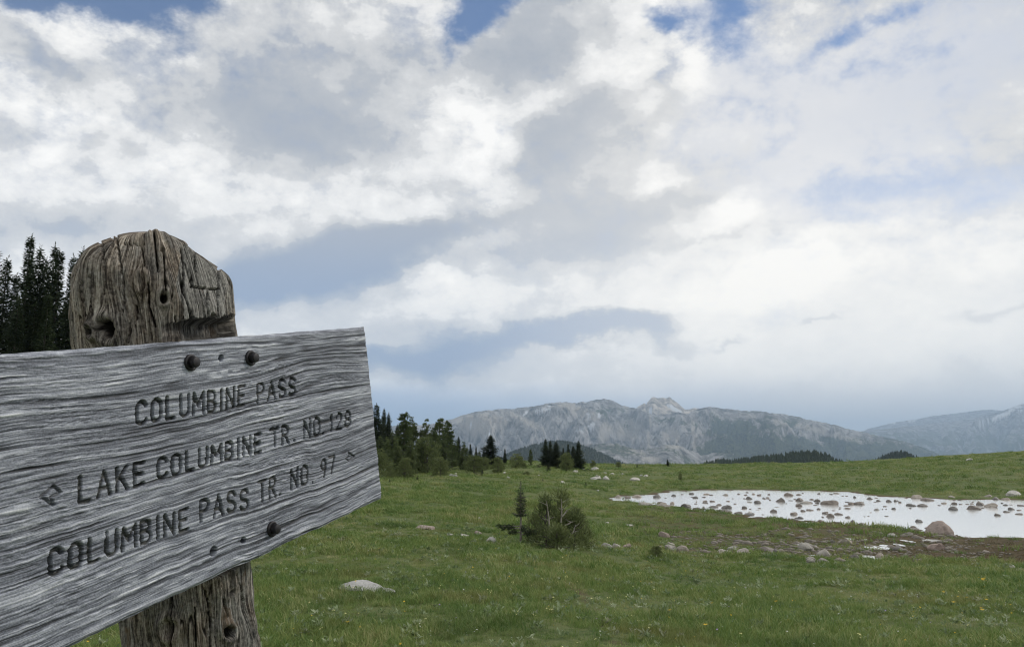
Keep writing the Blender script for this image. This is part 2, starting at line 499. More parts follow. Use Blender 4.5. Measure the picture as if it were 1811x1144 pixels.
# ------------------------------------------------------------------ ground sheet
def ground_material():
    m, w = mat('alpine_meadow')
    pos = w.n('ShaderNodeNewGeometry').outputs['Position']
    mud = w.n('ShaderNodeAttribute', attribute_name='mud').outputs['Fac']
    far = w.n('ShaderNodeAttribute', attribute_name='far').outputs['Fac']
    n1 = w.noise(pos, 0.22, 5, 0.6)
    n2 = w.noise(pos, 1.3, 6, 0.65)
    n3 = w.noise(pos, 9.0, 5, 0.7)
    n4 = w.noise(w.vmath('MULTIPLY', pos, (1, 1, 0.3)), 38.0, 3, 0.7)
    tone = w.math('ADD', w.math('MULTIPLY', n1, 0.5), w.math('MULTIPLY', n2, 0.5))
    g = w.ramp(tone, [(0.30, (0.045, 0.080, 0.024)), (0.43, (0.080, 0.120, 0.036)), (0.54, (0.120, 0.150, 0.050)), (0.68, (0.165, 0.170, 0.075))])
    g = w.mix(w.rng(n3, 0.35, 0.7, 0.0, 0.55), g, (0.18, 0.19, 0.085))
    g = w.mix(w.rng(n3, 0.50, 0.30, 0.0, 0.45), g, (0.040, 0.066, 0.022))
    g = w.mix(w.rng(n4, 0.55, 0.75, 0.0, 0.35), g, (0.23, 0.225, 0.12))
    md = w.ramp(w.math('ADD', w.math('MULTIPLY', n2, 0.5), w.math('MULTIPLY', n3, 0.5)), [(0.3, (0.036, 0.029, 0.016)), (0.5, (0.095, 0.072, 0.040)), (0.7, (0.18, 0.14, 0.085))])
    mm = w.rng(w.math('ADD', mud, w.math('MULTIPLY', w.math('SUBTRACT', n2, 0.5), 0.9)), 0.30, 0.75)
    c = w.mix(mm, g, md)
    c = w.mix(far, c, (0.06, 0.075, 0.04))
    h = w.math('ADD', w.math('MULTIPLY', n3, 0.6), w.math('MULTIPLY', n4, 0.4))
    b = w.n('ShaderNodeBump', {'Strength': 0.8, 'Distance': 0.10, 'Height': h})
    finish(w, c, 0.95, b.outputs[0], 0.15)
    return m


def build_ground():
    az = np.concatenate([np.linspace(-180, -42, 50)[:-1], np.linspace(-42, -36, 20)[:-1], np.linspace(-36, 36, 640)[:-1], np.linspace(36, 42, 20)[:-1], np.linspace(42, 180, 50)[:-1]])
    rr = np.concatenate([[0.0, 0.8, 1.6, 2.5, 3.5, 4.5, 5.5, 6.5, 7.2], 1.0 / np.linspace(1 / 8.0, 1 / 24.0, 70), 1.0 / np.linspace(1 / 24.2, 1 / 90.0, 175), 1 / np.linspace(1 / 91, 1 / 260, 60),
                         np.geomspace(268, 30000, 50)])
    A, Q = np.meshgrid(np.radians(az), rr, indexing='ij')
    X, Y = np.sin(A) * Q, np.cos(A) * Q
    Z, sd = ground_z(X, Y)
    r = np.hypot(X, Y)
    me = mesh_from('meadow', np.stack([X, Y, Z], -1).reshape(-1, 3), grid_faces(len(az), len(rr), True)[:, ::-1], ground_material())
    mudf = mud_mask(X, Y, sd)
    mudf = np.maximum(mudf, 0.62 * np.exp(-(trail_dist(X, Y) / 0.22) ** 2) * smooth(0.35, 0.6, fbm(X * 1.4, Y * 1.4, 3, 44)))
    attr(me, 'mud', mudf)
    attr(me, 'far', smooth(250, 700, r))
    link('meadow', me, kind='structure')


_mudpoly = np.array([from_px(x, y, -3.22) for x, y in [(1060, 902), (1110, 895), (1180, 893), (1300, 905), (1500, 925), (1700, 945), (1811, 948), (2100, 950), (2100, 1010), (1811, 1001), (1700, 1000), (1600, 992), (1450, 992), (1330, 990), (1230, 985), (1190, 965), (1120, 945), (1075, 925)]])


def mud_mask(x, y, sd):
    md = poly_sd(x, y, _mudpoly)
    k = 1 - smooth(-1.5, 1.2, md + (fbm(x * 0.8, y * 0.8, 3, 33) - 0.5) * 2.5)
    k2 = 1 - smooth(0.15, 0.9, sd)
    right = smooth(8, 17, x) * 0.22 + 0.50 + 0.22 * (1 - smooth(23, 27, y))
    return np.clip(np.maximum(k * right, k2 * 0.8), 0, 1)


def trail_dist(x, y):
    """a faint footpath crosses the foreground"""
    pts = [on_ground(px, py)[:2] for px, py in [(1090, 1143), (1065, 1085), (1010, 1035), (960, 1010), (930, 985)]]
    d = np.full(np.shape(x), 9.0)
    for (x0, y0), (x1, y1) in zip(pts[:-1], pts[1:]):
        ex, ey = x1 - x0, y1 - y0
        t = np.clip(((x - x0) * ex + (y - y0) * ey) / (ex * ex + ey * ey), 0, 1)
        d = np.minimum(d, np.hypot(x - x0 - t * ex, y - y0 - t * ey))
    return d


build_ground()


# ------------------------------------------------------------------ water
def water_material():
    m, w = mat('still_water')
    pos = w.n('ShaderNodeNewGeometry').outputs['Position']
    n = w.noise(w.vmath('MULTIPLY', pos, (1.0, 2.2, 1.0)), 2.4, 3, 0.5)
    b = w.n('ShaderNodeBump', {'Strength': 0.35, 'Distance': 0.02, 'Height': n})
    finish(w, (0.86, 0.86, 0.84), 0.15, b.outputs[0], 0.5, IOR=1.33, Metallic=0.62)
    return m


WATER = water_material()


def build_water():
    # one flat sheet a little wider than the basin; the banks rise through it
    cx, cy = POND.mean(0)
    nv = 120
    # grow polygon outwards 1.1 m
    pts = []
    n = len(POND)
    for i in range(n):
        p0, p1, p2 = POND[i - 1], POND[i], POND[(i + 1) % n]
        t = (p2 - p0); t = t / np.linalg.norm(t)
        pts.append(p1 + np.array([-t[1], t[0]]) * 1.0)
    area = sum(POND[i][0] * POND[(i + 1) % n][1] - POND[(i + 1) % n][0] * POND[i][1] for i in range(n))
    if area > 0:
        pts = [2 * POND[i] - pts[i] for i in range(n)]
    verts = [(p[0], p[1], POND_Z) for p in pts]
    me = mesh_from('pond_water', verts, [list(range(n))], WATER, False)
    link('pond_water', me, kind='structure')
    for i, (x, y, rx, ry, z) in enumerate(PUDDLES):
        k = 28
        vs = [(x, y, z)] + [(x + rx * 1.25 * math.cos(a), y + ry * 1.25 * math.sin(a), z) for a in np.linspace(0, 2 * math.pi, k, endpoint=False)]
        me = mesh_from('puddle', vs, [[0, 1 + j, 1 + (j + 1) % k] for j in range(k)], WATER, False)
        link('puddle_water', me, kind='structure')


build_water()


# ------------------------------------------------------------------ mountains
def rock_material(name, base_rock, green, forest, snow=True):
    m, w = mat(name)
    geo = w.n('ShaderNodeNewGeometry')
    pos = geo.outputs['Position']
    nz = w.n('ShaderNodeSeparateXYZ', {0: geo.outputs['True Normal']}).outputs[2]
    vg = w.n('ShaderNodeAttribute', attribute_name='veg').outputs['Fac']
    sn = w.n('ShaderNodeAttribute', attribute_name='snow').outputs['Fac']
    sc_ = w.n('ShaderNodeAttribute', attribute_name='scree').outputs['Fac']
    n1 = w.noise(pos, 0.004, 7, 0.62)
    n2 = w.noise(w.vmath('MULTIPLY', pos, (1, 1, 0.55)), 0.009, 9, 0.70, 0.4)
    n3 = w.noise(pos, 0.06, 4, 0.7)
    c = w.ramp(n2, [(0.38, tuple(v * 0.22 for v in base_rock)), (0.47, tuple(v * 0.65 for v in base_rock)), (0.54, tuple(v * 1.05 for v in base_rock)), (0.63, tuple(min(1, v * 1.35) for v in base_rock))])
    c = w.mix(w.math('MULTIPLY', sc_, w.rng(n3, 0.25, 0.6, 0.55, 1.0)), c, (0.66, 0.61, 0.54))
    gm = w.rng(w.math('ADD', w.math('MULTIPLY', w.math('SUBTRACT', n1, 0.5), 1.6), w.math('ADD', w.math('MULTIPLY', w.math('SUBTRACT', n3, 0.5), 0.9), vg)), 0.40, 0.62)
    c = w.mix(gm, c, w.mix(w.rng(n3, 0.42, 0.55), forest, green))
    c = w.mix(sn, c, (0.95, 0.96, 0.98))
    b = w.n('ShaderNodeBump', {'Strength': 1.0, 'Distance': 110.0, 'Height': w.math('ADD', n2, w.math('MULTIPLY', n3, 0.3))})
    finish(w, c, 0.95, b.outputs[0], 0.05)
    return m


def build_range(name, sil, dist, base_z, depth_front, depth_back, material, seed, rough=1.0, veg=None, snow=(), scree=(), n_az=700, n_d=110, concave=1.35, gully=1.0, az_pad=True, top_relief=0.02):
    """sil: photo pixels along the skyline. A height field: crest line at dist, slopes to the valley on both sides"""
    xs = np.array([s[0] for s in sil], float); ys = np.array([s[1] for s in sil], float)
    pxs = np.linspace(xs[0], xs[-1], n_az)
    ysm = np.interp(pxs, xs, ys)
    ysm = ysm + (fbm(pxs / 22.0, pxs * 0 + seed, 4, seed) - 0.5) * 5.0 * rough * 0.6 + (fbm(pxs / 5.0, pxs * 0 + seed, 3, seed + 5) - 0.5) * 2.4 * rough
    tx = (pxs - PW / 2) / FPX
    # bearing slope in the level frame
    dirs = np.array([px_dir(a, b) for a, b in zip(pxs, ysm)])
    bx = dirs[:, 0] / dirs[:, 1]; sl = dirs[:, 2] / dirs[:, 1]
    D = dist + (fbm(pxs / 120.0, pxs * 0 + 3.3, 3, seed + 9) - 0.5) * depth_front * 0.5
    s = np.concatenate([-np.linspace(1, 0, n_d) ** 1.15, np.linspace(0, 1, 16)[1:]])
    S, K = np.meshgrid(s, np.arange(n_az), indexing='xy')
    crest = (EYE + sl * D)
    fr = np.where(S < 0, -S, 0); bk = np.where(S > 0, S, 0)
    # ridges and gullies running down the front
    u = pxs[K] / 30.0
    wob = (fbm(u * 0.5, fr * 3 + seed, 3, seed + 2) - 0.5) * 2.2
    um = pxs[K] * dist / FPX / 620.0; dm = fr * depth_front / 1250.0
    wx = (fbm(um * 0.9, dm * 1.4, 3, seed + 6) - 0.5) * 1.3; wy = (fbm(um * 0.9 + 7, dm * 1.4, 3, seed + 7) - 0.5) * 1.3
    rid = fbm(um + wx, dm + wy, 6, seed + 3, 0.52, True)
    rid2 = fbm(um * 3.6 + wx * 3, dm * 3.2 + wy * 3, 4, seed + 4, 0.55, True)
    drop = 1 - (1 - fr) ** concave
    H = crest[K] - base_z
    z = base_z + H * (1 - drop) + H * gully * ((rid - 0.60) * 0.62 + (rid2 - 0.6) * 0.15) * (smooth(0.0, 0.22, fr) * (1 - smooth(0.8, 1.0, fr))) * (fr > 0)
    z = np.where(S > 0, base_z + H * (1 - smooth(0, 1, bk)), z)
    # spurs stay below the skyline
    Dq = D[K] + np.where(S < 0, S * depth_front, 0)
    lim = EYE + sl[K] * Dq - fr * 55.0
    ov = z - lim
    z = np.where((S < 0), lim - np.where(ov > 0, 18 * np.log1p(np.exp(-np.clip(ov, 0, 300) / 60)) , 18 * math.log(2) - ov), z)
    z = np.where(S == 0, crest[K], z)
    Dp = D[K] + np.where(S < 0, S * depth_front, S * depth_back) + (rid - 0.6) * depth_front * 0.06 * (fr > 0.01)
    X = bx[K] * Dp; Y = Dp
    me = mesh_from(name, np.stack([X, Y, z], -1).reshape(-1, 3), grid_faces(n_az, len(s)), material)
    # where each vertex would be seen
    PXv = pxs[K]
    cy = Y * CP + (z - EYE) * SP; uy = -Y * SP + (z - EYE) * CP
    PYv = PH / 2 - FPX * uy / cy
    vg = np.zeros_like(z)
    if veg is not None:
        vg = veg(PXv, PYv, fr, rid)
    sn = np.zeros_like(z)
    for (cx, cy_, rx, ry, rot) in snow:
        a = R(rot); dx, dy = PXv - cx, -(PYv - cy_)
        q = np.hypot((dx * math.cos(a) + dy * math.sin(a)) / (rx * 1.4), (-dx * math.sin(a) + dy * math.cos(a)) / (ry * 1.6)) + (fbm(PXv / 3, PYv / 3, 2, 77) - 0.5) * 0.6
        sn = np.maximum(sn, 1 - smooth(0.8, 1.15, q))
    scr = np.clip((0.55 - rid) * 3.0, 0, 1) * smooth(0.15, 0.5, fr) * 0.6
    for (cx, cy_, rx, ry, rot) in scree:
        a = R(rot); dx, dy = PXv - cx, -(PYv - cy_)
        q = np.hypot((dx * math.cos(a) + dy * math.sin(a)) / rx, (-dx * math.sin(a) + dy * math.cos(a)) / ry) + (fbm(PXv / 6, PYv / 14, 3, 78) - 0.5) * 0.9
        scr = np.maximum(scr, 1 - smooth(0.6, 1.2, q))
    attr(me, 'veg', vg); attr(me, 'snow', sn); attr(me, 'scree', scr)
    link(name, me, kind='structure')


ROCK = rock_material('mountain_rock', (0.47, 0.45, 0.43), (0.13, 0.15, 0.085), (0.045, 0.06, 0.04))
ROCK_WARM = rock_material('pale_peak_rock', (0.70, 0.61, 0.50), (0.2, 0.19, 0.13), (0.10, 0.11, 0.08))
ROCK_FAR = rock_material('far_rock', (0.38, 0.37, 0.37), (0.13, 0.15, 0.09), (0.05, 0.07, 0.05))


def veg_main(px, py, fr, rid):
    v = 0.05 + 0.55 * smooth(775, 815, py) + 0.30 * np.exp(-((px - 960) / 70) ** 2 - ((py - 738) / 12) ** 2)
    v = v + 0.50 * smooth(1190, 1290, px) * smooth(728, 760, py) * (1 - 0.4 * smooth(1400, 1520, px)) + 0.22 * smooth(1235, 1260, px)
    v = v + 0.25 * np.exp(-((px - 1120) / 60) ** 2 - ((py - 755) / 25) ** 2)
    v = v + 0.35 * 1.3 * np.exp(-((px - 1078) / 45) ** 2 - ((py - 724) / 15) ** 2) + 0.30 * np.exp(-((px - 1190) / 45) ** 2 - ((py - 745) / 12) ** 2)
    v = v - 0.55 * np.exp(-((px - 1450) / 110) ** 2 - ((py - 762) / 14) ** 2)
    return v


build_range('pale_peak', [(1095, 760), (1118, 728), (1128, 718), (1135, 714), (1139, 712), (1143, 715), (1147, 708), (1152, 703), (1159, 701), (1164, 704), (1170, 702), (1178, 705), (1184, 703), (1190, 708), (1197, 712), (1204, 717), (1211, 722), (1215, 724), (1235, 722), (1262, 724), (1290, 760)],
            11500, -300, 3000, 1500, ROCK_WARM, 5, 1.2, lambda px, py, fr, rid: px * 0 - 0.8,
            [(1187, 720, 8, 2.4, -38), (1198, 726, 7, 2.2, -25), (1150, 727, 2, 5, 0)], n_az=240, n_d=70)
build_range('mountain_ridge', [(430, 800), (560, 770), (640, 756), (700, 752), (760, 750), (797, 742), (822, 732), (845, 727), (862, 726), (880, 723), (905, 723), (925, 720), (950, 718), (965, 714), (985, 712), (1003, 711), (1012, 713), (1030, 710), (1050, 708),
                               (1068, 705), (1080, 708), (1098, 716), (1112, 720), (1130, 723), (1145, 730), (1160, 733), (1180, 732), (1200, 728), (1215, 733), (1228, 724), (1242, 720), (1256, 718), (1275, 721), (1300, 725), (1345, 727), (1380, 732),
                               (1410, 737), (1440, 744), (1460, 748), (1485, 754), (1510, 761), (1535, 766), (1560, 772), (1600, 781), (1630, 790), (1655, 801), (1675, 815)],
            9000, -300, 3400, 1500, ROCK, 31, 1.0, veg_main,
            [(963, 724, 9, 1.6, 8), (950, 727, 3.5, 2.0, 20), (971, 718, 3, 1.4, 0), (929, 731, 5, 1.3, 45), (1040, 733, 5, 1.2, -35), (1059, 735, 2, 3, 0), (1048, 751, 3, 2.6, 0), (1041, 754, 2, 1.5, 0), (1045, 757, 3, 1.2, 0), (993, 754, 3, 1.2, 0), (1025, 761, 6, 1.0, 0), (867, 766, 1.5, 4, -20), (833, 751, 1.5, 2, 0)],
            [(1146, 775, 4, 18, 2), (1228, 780, 4, 16, -12), (1225, 755, 4, 14, 0), (1150, 745, 3, 14, 4), (1300, 790, 3, 22, -35), (1070, 765, 12, 20, -15), (1030, 730, 30, 10, -20), (1185, 770, 16, 14, 0), (1110, 760, 22, 20, -25), (930, 745, 50, 6, -25), (850, 750, 50, 20, 0), (1420, 755, 60, 5, -12), (1500, 776, 70, 5, -12), (1570, 790, 50, 5, -14), (1280, 770, 5, 20, 40), (1000, 716, 22, 4, 0)],
            n_az=900, n_d=225, gully=1.6)


def veg_low(px, py, fr, rid):
    return 0.42 + 0.1 * np.sin(px / 40)


build_range('foothills', [(760, 830), (860, 815), (900, 800), (950, 788), (990, 784), (1040, 786), (1065, 783), (1090, 784), (1115, 792), (1140, 797), (1160, 792), (1182, 785), (1205, 788), (1225, 797), (1240, 806), (1258, 801), (1290, 800), (1310, 805), (1330, 818), (1400, 836)],
            5600, -330, 1500, 1000, ROCK, 52, 1.2, veg_low, [], [(1000, 792, 40, 5, 0), (1110, 797, 30, 5, -10), (1190, 790, 18, 4, 0), (1150, 812, 20, 5, 0)], n_az=420, n_d=60, gully=1.2)
build_range('far_range', [(1440, 775), (1500, 766), (1540, 760), (1575, 758), (1605, 754), (1640, 750), (1690, 744), (1730, 738), (1760, 730), (1785, 722), (1797, 717), (1811, 714), (1860, 710), (1930, 716), (2050, 730), (2200, 735)],
            15500, -300, 5000, 2500, ROCK_FAR, 71, 0.5, lambda px, py, fr, rid: 0.1 + 0.5 * smooth(745, 775, py),
            [(1768, 736, 16, 2.6, 22), (1740, 747, 9, 2.2, 25), (1788, 725, 5, 1.6, 15), (1800, 719, 6, 2, 0), (1803, 726, 3, 1.5, 0)], n_az=420, n_d=70, gully=1.1)
build_range('farther_range', [(1500, 775), (1535, 758), (1580, 747), (1620, 741), (1650, 735), (1680, 732), (1720, 727), (1750, 724), (1790, 728), (1850, 725), (1950, 730), (2100, 740)],
            19000, -300, 4000, 2500, ROCK_FAR, 83, 0.4, lambda px, py, fr, rid: 0.0 * px, [(1623, 739, 8, 1.6, 35), (1580, 747, 3, 1.5, 0), (1608, 745, 2, 1, 0)], n_az=300, n_d=40)
# other ridges of the same massif out of the picture, so that the valley is closed on both sides
build_range('west_ridge', [(-1500, 700), (-900, 690), (-300, 715), (100, 730), (480, 785)], 9000, -300, 3000, 1500, ROCK, 91, 2.0, veg_main, n_az=260, n_d=50)
build_range('east_ridge', [(1950, 790), (2400, 740), (2900, 700), (3500, 740)], 12000, -300, 3500, 1500, ROCK, 95, 2.0, veg_main, n_az=200, n_d=50)


# wooded hills just beyond the pass
def forest_floor_material():
    m, w = mat('wooded_slope')
    pos = w.n('ShaderNodeNewGeometry').outputs['Position']
    n = w.noise(pos, 0.05, 5, 0.6)
    finish(w, w.ramp(n, [(0.35, (0.022, 0.030, 0.016)), (0.65, (0.05, 0.055, 0.032))]), 0.95, spec=0.1)
    return m


FLOOR = forest_floor_material()
HILLS = []


def wooded_hill(sil, dist, depth, seed, tree_h):
    xs = np.array([s[0] for s in sil], float); ys = np.array([s[1] for s in sil], float)
    n = 160
    pxs = np.linspace(xs[0], xs[-1], n); py = np.interp(pxs, xs, ys)
    py = _blur(py[None, :], 9, 1, False)[0]
    dirs = np.array([px_dir(a, b) for a, b in zip(pxs, py)])
    bx = dirs[:, 0] / dirs[:, 1]; sl = dirs[:, 2] / dirs[:, 1]
    s = np.linspace(-1, 1, 41)
    S, K = np.meshgrid(s, np.arange(n), indexing='xy')
    crest = EYE + sl * dist - tree_h * 0.85
    base = crest.min() - dist * 0.05
    z = base + (crest[K] - base) * np.cos(S * math.pi / 2) ** 1.2
    z = z - 200 * smooth(0.8, 1.0, np.abs(S))
    Yv = dist + S * depth
    X = bx[K] * Yv
    z = z + (fbm(X / 60, Yv / 60, 3, seed) - 0.5) * 8 * np.cos(S * math.pi / 2)
    V = np.stack([X, Yv, z], -1)
    me = mesh_from('wooded_hill', V.reshape(-1, 3), grid_faces(n, len(s)), FLOOR)
    link('wooded_hill', me, kind='structure')
    HILLS.append((V, dist, tree_h, seed))


wooded_hill([(1175, 842), (1210, 826), (1245, 814), (1275, 807), (1310, 808), (1350, 803), (1385, 799), (1410, 795), (1440, 797), (1460, 801), (1478, 809), (1500, 822), (1530, 840)], 1100, 130, 3, 10)
wooded_hill([(1520, 828), (1545, 814), (1560, 803), (1580, 797), (1598, 797), (1612, 803), (1630, 814), (1655, 830)], 1350, 110, 4, 10)
wooded_hill([(820, 850), (870, 822), (900, 797), (940, 784), (985, 776), (1010, 778), (1040, 788), (1070, 802), (1100, 815), (1140, 834)], 2700, 380, 5, 11)

# ------------------------------------------------------------------ air
def build_haze():
    m = bpy.data.materials.new('thin_haze'); m.use_nodes = True
    w = NT(m.node_tree)
    v = w.n('ShaderNodeVolumePrincipled', {'Color': (0.60, 0.78, 1.0, 1), 'Density': 6.6e-5, 'Anisotropy': 0.0})
    w.n('ShaderNodeOutputMaterial', {1: v.outputs[0]})
    x0, x1, y0, y1, z0, z1 = -31500, 31500, -31500, 31500, -1100, 960
    vs = [(x, y, z) for x in (x0, x1) for y in (y0, y1) for z in (z0, z1)]
    fs = [(0, 1, 3, 2), (4, 6, 7, 5), (0, 4, 5, 1), (2, 3, 7, 6), (0, 2, 6, 4), (1, 5, 7, 3)]
    me = mesh_from('haze', vs, [list(f) for f in fs], m, False)
    link('haze', me, kind='stuff')


build_haze()

# ------------------------------------------------------------------ the trail sign
def camv(v):                 # camera-frame vector to world vector
    return cam2world(v) - np.array([0, 0, EYE])


_d1 = np.array([543.5, 56.0, 1421.0]); _d1 /= np.linalg.norm(_d1)
_d2 = np.array([0.0995, -0.995, 0.0]); _d2 -= _d1 * _d2.dot(_d1); _d2 /= np.linalg.norm(_d2)
_n = np.cross(_d2, _d1); _n *= np.sign(_n[0])
EU, EV, EN = camv(_d1), camv(_d2), camv(_n)
BH, BL, BT = 0.300, 0.84, 0.040
TR = cam2world(((647 - PW / 2) / FPX * 1.40, (PH / 2 - 578) / FPX * 1.40, 1.40))
CAMP = np.array([0, 0, EYE])
# board coordinates: u runs from the far right end (0) towards the viewer's left, v down, w out of the face


def board_pt(u, v, w=0.0):
    return TR - np.multiply.outer(u, EU) + np.multiply.outer(v, EV) + np.multiply.outer(w, EN)


def px_board(px, py, w=0.0):
    d = px_dir(px, py)
    t = ((TR + w * EN - CAMP).dot(EN)) / d.dot(EN)
    p = CAMP + d * t - TR
    return -p.dot(EU), p.dot(EV)


def to_px(P):
    P = np.asarray(P) - CAMP
    x, yf, z = P[..., 0], P[..., 1] * CP + P[..., 2] * SP, -P[..., 1] * SP + P[..., 2] * CP
    return PW / 2 + FPX * x / yf, PH / 2 - FPX * z / yf


def arc(cx, cy, rx, ry, a0, a1, n=9):
    return [(cx + rx * math.cos(R(a)), cy + ry * math.sin(R(a))) for a in np.linspace(a0, a1, n)]


GLYPH = {   # router strokes, x 0..1 and y 0 (top) .. 1 (baseline)
    'C': [arc(.52, .28, .42, .28, -20, -180) + arc(.52, .72, .42, .28, 180, 20)],
    'O': [arc(.5, .27, .42, .27, 0, -180) + arc(.5, .73, .42, .27, 180, 0) + [(.92, .27)]],
    'L': [[(.12, 0), (.12, 1), (.85, 1)]],
    'U': [[(.08, 0), (.08, .72)] + arc(.5, .74, .42, .26, 180, 0) + [(.92, 0)]],
    'M': [[(.0, 1), (.05, 0), (.5, .62), (.95, 0), (1.0, 1)]],
    'B': [[(.1, 1), (.1, 0), (.5, 0)] + arc(.55, .24, .3, .24, -90, 90) + [(.1, .48), (.55, .48)] + arc(.55, .74, .36, .26, -90, 90) + [(.1, 1)]],
    'I': [[(.5, 0), (.5, 1)]],
    'N': [[(.06, 1), (.06, 0), (.94, 1), (.94, 0)]],
    'E': [[(.9, 0), (.12, 0), (.12, 1), (.9, 1)], [(.12, .48), (.75, .48)]],
    'P': [[(.1, 1), (.1, 0), (.5, 0)] + arc(.52, .26, .36, .26, -90, 90) + [(.1, .52)]],
    'A': [[(.02, 1), (.5, 0), (.98, 1)], [(.2, .66), (.8, .66)]],
    'S': [arc(.5, .25, .40, .25, -20, -180, 7) + arc(.5, .26, .40, .24, 180, 100, 4) + arc(.5, .75, .42, .25, -80, 0, 5) + arc(.5, .75, .42, .25, 0, 160, 8)],
    'K': [[(.1, 0), (.1, 1)], [(.9, 0), (.12, .58)], [(.4, .42), (.95, 1)]],
    'T': [[(.0, 0), (1, 0)], [(.5, 0), (.5, 1)]],
    'R': [[(.1, 1), (.1, 0), (.5, 0)] + arc(.52, .25, .36, .25, -90, 90) + [(.1, .5)], [(.5, .5), (.95, 1)]],
    '1': [[(.2, .12), (.5, 0), (.5, 1)]],
    '2': [arc(.5, .27, .38, .27, -170, 20) + [(.12, 1), (.92, 1)]],
    '8': [arc(.5, .25, .40, .25, 90, 450, 16), arc(.5, .75, .46, .25, -90, 270, 16)],
    '9': [arc(.5, .28, .38, .28, 0, 360, 14), [(.88, .28), (.86, .6), (.55, 1)]],
    '7': [[(.05, 0), (.95, 0), (.42, 1)]],
    '.': [[(.5, .97), (.5, 1.0)]],
    '<': [[(.60, .0), (.0, .52), (.62, 1.0), (.45, .62), (1.0, .42), (.60, .0)]],
    '>': [[(.30, .0), (1.0, .55), (.30, 1.0), (.0, .62), (.34, .45), (.30, .0)]],
}
# (text, (x, top, bottom) at the left of its first letter, the same at the right of its last)
WORDS = [
    ('COLUMBINE', (241, 708, 754), (435, 680, 719)), ('PASS', (455, 677, 715), (524, 665, 699)),
    ('<', (73, 862, 896), (110, 855, 892)), ('LAKE', (139, 842, 892), (257, 813, 858)), ('COLUMBINE', (278, 810, 851), (463, 765, 800)),
    ('TR', (480, 757, 793), (512, 750, 786)), ('.', (517, 748, 784), (526, 746, 782)), ('NO', (538, 743, 777), (567, 736, 771)), ('.', (569, 736, 770), (577, 733, 768)), ('128', (584, 733, 765), (621, 724, 756)),
    ('COLUMBINE', (87, 970, 1021), (334, 896, 938)), ('PASS', (354, 884, 926), (440, 860, 901)),
    ('TR', (458, 848, 890), (489, 839, 881)), ('.', (491, 838, 879), (501, 836, 877)), ('NO', (515, 829, 868), (546, 820, 859)), ('.', (549, 818, 857), (558, 815, 854)), ('97', (568, 812, 847), (593, 804, 838)),
    ('>', (612, 800, 817), (628, 799, 815)),
]


def letter_segments():
    segs = []
    for text, a, b in WORDS:
        u00, v00 = px_board(a[0], a[1]); u01, v01 = px_board(a[0], a[2])
        u10, v10 = px_board(b[0], b[1]); u11, v11 = px_board(b[0], b[2])
        widths = [{'I': .35, 'M': 1.15, '1': .6, '.': .35}.get(c, 1.0) for c in text]
        gap = 0.42
        tot = sum(widths) + gap * (len(text) - 1)
        x = 0
        for c, wd in zip(text, widths):
            for st in GLYPH[c]:
                pts = []
                for (gx, gy) in st:
                    s = (x + gx * wd) / tot
                    gy2 = 0.07 + gy * 0.86
                    ut = u00 + (u10 - u00) * s; vt = v00 + (v10 - v00) * s
                    ub = u01 + (u11 - u01) * s; vb = v01 + (v11 - v01) * s
                    pts.append((ut + (ub - ut) * gy2, vt + (vb - vt) * gy2))
                for p, q in zip(pts[:-1], pts[1:]):
                    segs.append((p, q, 0.0015 if c in '<>' else 0.0024))
            x += wd + gap
    return segs


BOLTS = [(338, 641), (444, 633), (482, 935)]
HOLES = [(391, 633, .0042), (431, 955, .0042), (378, 975, .0058)]


def grain_coord(u, v):
    """wood grain: bends gently along the board and flows round the knots"""
    g = v + (fbm(u * 2.2, v * 3.0, 2, 41) - 0.5) * 0.034 + (fbm(u * 9, v * 8, 2, 42) - 0.5) * 0.0030
    for (kx, ky, s, amp) in [(560, 620, .045, .016), (300, 672, .05, -.014), (270, 880, .06, .013), (455, 700, .03, .010), (600, 760, .05, -.012), (150, 760, .07, .012)]:
        ku, kv = px_board(kx, ky)
        du, dv = (u - ku) / (s * 2.4), (v - kv) / s
        g = g + amp * np.sign(dv) * np.minimum(np.abs(dv), 1) * np.exp(-du * du - dv * dv)
    return g


